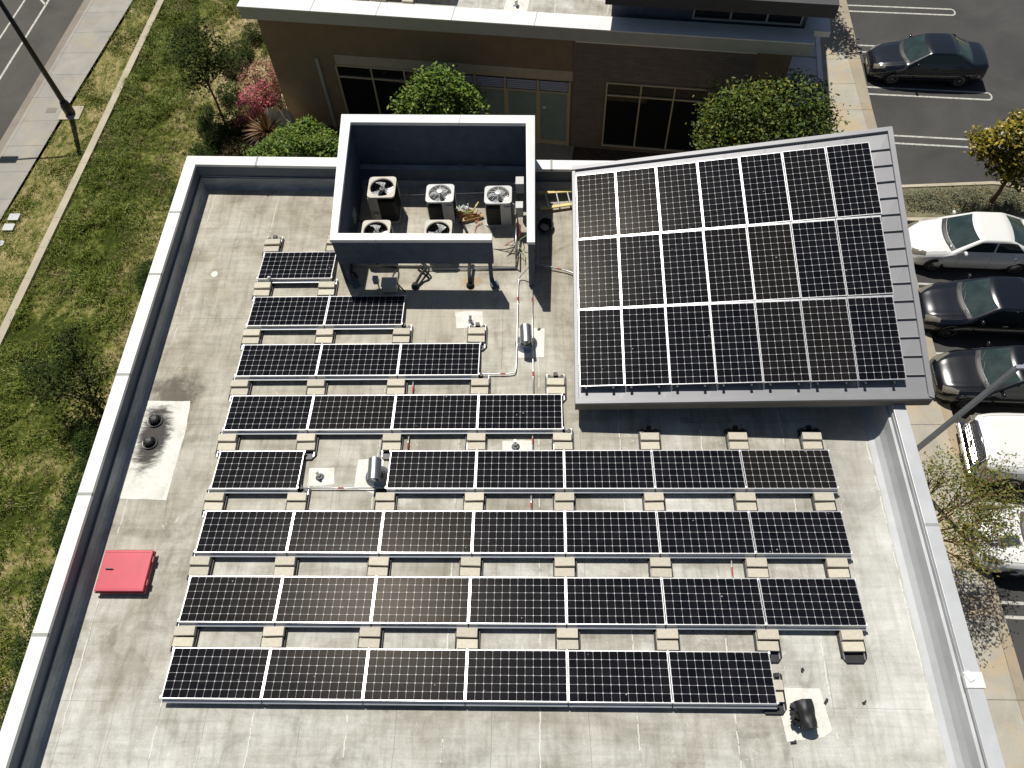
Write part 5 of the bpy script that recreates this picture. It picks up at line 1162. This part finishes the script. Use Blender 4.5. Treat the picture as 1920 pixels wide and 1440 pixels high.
TRK = dict(L=5.6,W=2.02,hood=[(0,.98),(.08,1.10),(.4,1.17),(1.0,1.22),(1.55,1.26),(3.0,1.28),(5.6,1.2)],ws=(1.50,1.26,2.20,1.80),roof=1.86,rear=(5.2,1.2,4.9,1.80),belt=1.25,side=3.2,wf=1.0,wr=4.4,rw=.40,front=[(0,.80),(.06,.86),(.2,.92),(.6,.98),(1.0,1),(5.0,1),(5.6,.95)])
def car(label, cat, pos, rz, paint, S_, name='parked_car', sx=1, truck=False, plate=False):
    r = empty(name, (pos[0],pos[1],.0), label, cat, rz=rz, group='cars parked nose-in at the walkway')
    L, W = S_['L'], S_['W']/2; g = 0.004
    def hw(x): return W*interp(S_['front'], x)
    def Z(x, y):
        w_ = hw(x); yn = min(1,abs(y)/w_); h = interp(S_['hood'], x)-.055*yn**2-.10*max(0,(yn-.82)/.18)**2.2
        if x < 1.3: h += .018*math.exp(-((yn-.62)/.10)**2)*min(1,x/.4)
        a,b,c,d = S_['ws']; zw = b+(x-a-.22*yn**2)*(d-b)/(c-a)
        e,f,g_,h_ = S_['rear']; zr = f+(e-.16*yn**2-x)*(h_-f)/(e-g_)
        zt = S_['roof']-.05*yn**2-.018*(x-(c+g_)/2)**2
        zs = S_['belt']-.02+(W*.955-abs(y))*S_['side']*1.0
        G_ = smin(smin(zw,zr,.05),smin(zt,zs,.05),.05)
        return max(h, G_) if G_ < h else smax(h, G_, .02)
    ys = [0,.18,.36,.5,.58,.64,.69,.73,.77,.81,.85,.89,.93,.965,1.0]; ys = [-v for v in ys[:0:-1]]+ys
    xs = [0,.03,.07,.13,.2,.3,.42,.56,.7,.85,1.0,1.1,1.2]+[1.25+(L-1.25-.5)*i/40 for i in range(41)]+[L-.4,L-.28,L-.18,L-.10,L-.04,L]
    nx, nyv = len(xs), len(ys); m = MB()
    for x in xs:
        for t in ys: y = t*hw(x); m.v.append((x,y,Z(x,y)))
    for i in range(nx-1):
        for j in range(nyv-1):
            a = i*nyv+j; m.f.append((a,a+nyv,a+nyv+1,a+1)); m.m.append(0)
    loop = [(xs[i],-1) for i in range(nx)]+[(L,t) for t in ys[1:]]+[(xs[i],1) for i in range(nx-2,-1,-1)]+[(0,t) for t in ys[-2:0:-1]]
    def lp(x,t): return Vector((x,t*hw(x)))
    pts = [lp(*q) for q in loop]; nl = len(pts); sill = .20 if not truck else .32
    prof = [(0,0.0),(.022,.10),(.045,.25),(.05,.42),(.042,.6),(.03,.8),(.0,.95),(-.05,1.0)]
    rows = []
    for (o_,t_) in prof:
        o = len(m.v); rows.append(o)
        for k,p in enumerate(pts):
            d_ = (pts[(k+1)%nl]-pts[k-1]).normalized(); n_ = Vector((d_.y,-d_.x)); z0 = Z(p.x, p.y if abs(p.y) < hw(p.x) else p.y)
            isend = .6 if (p.x < .05 or p.x > L-.05) else 1
            q = p+n_*o_*isend; z = z0+(sill-z0)*t_; m.v.append((q.x,q.y,z))
    for a,b in zip(rows,rows[1:]):
        for k in range(nl): j = (k+1)%nl; m.f.append((a+k,b+k,b+j,a+j)); m.m.append(0)
    m.build('body', M[paint], r, smooth=True)
    m = MB(); m.box(.25,L-.2,-W*.88,W*.88,.14,sill+.05); m.build('underbody', M['under'], r)
    def zt(x,y,o=.012): return Vector((x,y,Z(x,y)+o))
    # windscreen
    a,b,c,d = S_['ws']
    def wsf(u,v,lo=.05,hi=.93,k0=.80,k1=.66):
        t = lo+(hi-lo)*u; hwid = W*(k0+(k1-k0)*u); y = (2*v-1)*hwid; yn = abs(y)/W; x = a+.22*yn**2+t*(c-a); return zt(x,y)
    m = MB(); m.grid(lambda u,v: wsf(u,v), 8, 12); m.build('windscreen', M['wglass'], r, smooth=True)
    m = MB(); m.grid(lambda u,v: wsf(u,v,-.14,.04,.84,.82)+Vector((0,0,-.004)), 3, 12); m.build('cowl', M['trim'], r)
    for k,(yy,ln) in enumerate(((-.1,.55),(.45,.5))):
        m = MB(); p = wsf(.0,.5+yy*.5)+Vector((0,0,.02)); q = wsf(.12,.5+(yy+ln*.9)*.5-.02)+Vector((0,0,.02)); m.tube([p,q],.009,5); m.build('wiper', M['trim'], r)
    if not truck:
        e,f,g_,h_ = S_['rear']
        m = MB()
        def rf(u,v): t = .06+.84*u; hwid = W*(.76-.10*u); y = (2*v-1)*hwid; yn = abs(y)/W; x = e-.16*yn**2-t*(e-g_); return zt(x,y)
        m.grid(rf, 6, 10); m.build('rear_window', M['wglass'], r, smooth=True)
    # side windows
    B0_ = S_['belt']; zr_ = S_['roof']-.09
    def sidew(xa0,xa1,xb0,xb1,name='side_window'):
        for s in (-1,1):
            m = MB()
            def sf(u,v):
                z = B0_+.045+(zr_-B0_-.045)*v; y = W*.955-(z-B0_+.02)/S_['side']; x0 = xa0+(xa1-xa0)*v; x1 = xb0+(xb1-xb0)*v; x = x0+(x1-x0)*u
                zz = min(z, Z(x,y*.985)+.03); return Vector((x,s*(y+.014),zz))
            m.grid(sf, 6, 4); m.build(name, M['cglass'], r, smooth=True)
    if truck: sidew(1.75,2.25,2.95,2.95); sidew(3.03,3.03,4.1,4.0)
    else: sidew(1.52,2.12,2.60,2.62); sidew(2.67,2.69,3.62,3.28)
    # panel gaps, handles
    def sideline(pts2, s, w_=.008):
        m = MB()
        for (x0,z0),(x1,z1) in zip(pts2,pts2[1:]):
            def sy(x,z):
                zt_ = Z(x,hw(x)); t = (zt_-z)/(zt_-sill); o_ = interp([(a_[1],a_[0]) for a_ in prof], max(0,min(1,t))); return s*(hw(x)+o_+.003)
            n = 5
            for k in range(n):
                xa,za = x0+(x1-x0)*k/n, z0+(z1-z0)*k/n; xb,zb = x0+(x1-x0)*(k+1)/n, z0+(z1-z0)*(k+1)/n
                dx,dz = (w_,0) if abs(x1-x0) < abs(z1-z0) else (0,w_)
                m.add([(xa,sy(xa,za),za),(xb,sy(xb,zb),zb),(xb+dx,sy(xb,zb),zb+dz),(xa+dx,sy(xa,za),za+dz)],[(0,1,2,3)])
        return m
    for s in (-1,1):
        if not truck:
            for xx in (1.55,2.62,3.45): sideline([(xx,.84),(xx-.02,.30)],s).build('panel_gap', M['trim'], r)
        for xx in (2.45,3.35) if not truck else (2.8,3.9):
            m = MB(); zz = B0_-.14; m.ob((xx,s*(hw(xx)+.035),zz),(.085,.014,.014)); m.build('door_handle', M[paint] if paint != 'p_black' else M['trim'], r)
        m = MB(); cx_ = a+.42 if not truck else a+.35
        def mir(u,v):
            al = 2*pi*v; be = pi*u; return (cx_+.055*cos(be)*1.0+.02, s*(W*.955+.10+.105*sin(be)*cos(al)), B0_+.06+.065*sin(be)*sin(al))
        m.grid(mir,8,12); m.box(cx_-.01,cx_+.04,min(s*W*.9,s*(W*.955+.06)),max(s*W*.9,s*(W*.955+.06)),B0_-.01,B0_+.03); m.build('wing_mirror', M[paint] if not truck else M['p_white'], r, smooth=True)
        # headlamp and tail lamp
        m = MB()
        def hl(u,v):
            x = .07+.40*u; yn = .66+.30*v+(.16*u*(1-v)); x2 = x+(.03*(1-v)); y = min(.985,yn)*hw(x2); return Vector((x2, s*y, Z(x2,y)+.008))
        if not truck: m.grid(hl,6,4); m.build('headlight', M['lampg'], r, smooth=True)
        else:
            m.ob((.06,s*W*.74,.86),(.10,.15,.15),s*.25); m.ob((.25,s*(W*.93),.88),(.15,.02,.12),-s*.12); m.build('headlight', M['lampg'], r, bevel=.01)
        if not truck:
            m = MB(); m.ob((L-.06,s*W*.62,.84),(.05,.17,.07),-s*.35); m.build('tail_light', M['tail'], r)
    # hood shut line
    m = MB()
    for s in (-1,1):
        prev = None
        for k in range(12):
            x = .25+(a-.35)*k/11; y = s*hw(x)*(.86); p = zt(x,y,.004); q = zt(x,y-s*.010,.004)
            if prev: m.add([prev[0],p,q,prev[1]],[(0,1,2,3)])
            prev = (p,q)
    m.build('bonnet_gap', M['trim'], r)
    # nose
    if truck:
        gr = empty('grille',(0,0,0),None,None); gr.parent = r
        m = MB(); m.box(-.10,.02,-.62,.62,.62,1.08); m.build('grille_opening', M['trim'], gr)
        for k,z in enumerate((.70,.82,.94)): m = MB(); m.box(-.135,-.101,-.60,.60,z-.022,z+.022); m.build('chrome_bar', M['chrome'], gr, bevel=.008)
        m = MB(); m.tube([(-.10,-.64,.60),(-.06,-.66,1.06),(.02,-.60,1.13),(.04,0,1.15),(.02,.60,1.13),(-.06,.66,1.06),(-.10,.64,.60)],.045,8); m.build('chrome_surround', M['chrome'], gr, smooth=True)
        m = MB(); m.box(-.22,.05,-.86,.86,.42,.56); m.build('bumper', M['chrome'], r, bevel=.03)
        m = MB(); m.tube([(-.14+.0,.075*cos(2*pi*k/16),.84+.055*sin(2*pi*k/16)) for k in range(17)],.010,5); m.build('badge', M['chrome'], gr)
        m = MB(); m.box(-.245,-.225,-.16,.16,.40,.50); m.build('number_plate', M['plate'], r)
    else:
        m = MB(); m.box(-.035,.0,-.40,.40,.46,.58); m.build('grille', M['trim'], r, bevel=.01)
        m = MB(); m.box(-.05,.0,-.62,.62,.24,.36); m.build('air_intake', M['trim'], r, bevel=.01)
        m = MB(); m.tube([(-.03+.02*0,.055*cos(2*pi*k/14),.60+.04*sin(2*pi*k/14)) for k in range(15)],.008,5); m.build('badge', M['chrome'], r)
        if plate: m = MB(); m.box(-.062,-.052,-.16,.16,.38,.47); m.build('number_plate', M['plate'], r)
    # wheels
    R_ = S_['rw']
    for x in (S_['wf'],S_['wr']):
        for s in (-1,1):
            yo = hw(x)+.052; wh = empty('wheel',(x,s*yo,R_+g),None,None); wh.parent = r
            m = MB(); m.lathe((0,0,0),[(R_*.60,.01),(R_*.64,.0),(R_*.92,.0),(R_,.03),(R_,.19),(R_*.9,.22),(0,.22)],26,axis='y'); m.v = [(v[0],-s*v[1],v[2]) for v in m.v]; m.build('tyre', M['tyre'], wh, smooth=True)
            m = MB(); m.lathe((0,0,0),[(R_*.62,.012),(R_*.60,.05),(0,.06)],20,axis='y',mi=1); m.lathe((0,0,0),[(R_*.63,.004),(R_*.56,.006)],20,axis='y')
            for k in range(10):
                t = 2*pi*k/10+.1; t2 = t+.10
                m.add([(R_*.1*cos(t),.02,R_*.1*sin(t)),(R_*.58*cos(t-.05),.012,R_*.58*sin(t-.05)),(R_*.58*cos(t2),.012,R_*.58*sin(t2)),(R_*.1*cos(t2+.3),.02,R_*.1*sin(t2+.3))],[(0,1,2,3)])
            m.lathe((0,0,0),[(R_*.16,.018),(0,.012)],12,axis='y'); m.v = [(v[0],-s*v[1],v[2]) for v in m.v]; m.build('rim', [M['rim'],M['tyre']], wh)
            m = MB(); rr = R_+.055; yy = -s*.018
            vs = [(rr*cos(pi*k/18*1.12-.19), yy, rr*sin(pi*k/18*1.12-.19)) for k in range(19)]; m.add([(0,yy,0)]+vs,[(0,k+1,k+2) for k in range(18)])
            vs2 = [(rr*cos(pi*k/18*1.12-.19), yy+s*.016, rr*sin(pi*k/18*1.12-.19)) for k in range(19)]
            m.add(vs+vs2,[(k,k+1,k+20,k+19) for k in range(18)]); m.build('wheel_arch', M['under'], wh)
    return r
car('dark grey metallic sedan parked alone at the top, rear window reflecting pale sky','car',(21.28,26.42),radians(-4.6),'p_grey',dict(SED,L=4.50,wr=3.58) | {},plate=True)
car('white sedan with black side windows parked beside the planted island','car',(20.38,16.42),radians(-3.5),'p_white',SED)
car('black sedan with amber headlamp parked between the white sedan and another black sedan','car',(20.12,13.55),radians(-3.5),'p_black2',SED)
car('glossy black sedan behind the leaning lamp pole, next to the white pickup','car',(19.95,10.80),radians(-3),'p_black',SED)
car('white pickup truck with large chrome grille','pickup truck',(20.35,8.22),radians(-5),'p_white',TRK,name='pickup_truck',truck=True)
car('white car mostly hidden under the sparse tree, nearest the photo bottom','car',(19.62,5.35),radians(-3),'p_white',SED)

# ------------------------------------------------------------------ light
w = bpy.data.worlds.new('World'); SC.world = w; w.use_nodes = True
nt = w.node_tree; bg = nt.nodes['Background']; sky = nt.nodes.new('ShaderNodeTexSky'); sky.sky_type = 'NISHITA'; sky.sun_disc = False
EL, AZ = radians(62), radians(-65)      # shadow heading
sky.sun_elevation = EL; nt.links.new(sky.outputs[0], bg.inputs[0]); bg.inputs[1].default_value = .041
d = Vector((-cos(AZ)*cos(EL), -sin(AZ)*cos(EL), sin(EL)))
sky.sun_rotation = atan2(d.x, d.y)
sl = bpy.data.lights.new('sun','SUN'); sl.energy = 4.6; sl.angle = radians(.53); sl.color = (1,.965,.90)
so = bpy.data.objects.new('sun', sl); COL.objects.link(so); so.rotation_euler = (-d).to_track_quat('-Z','Y').to_euler(); so.location = (0,0,40)
SC.view_settings.view_transform = 'Standard'; SC.view_settings.look = 'None'; SC.view_settings.exposure = 0.0; SC.view_settings.gamma = 1
SC.render.engine = 'CYCLES'
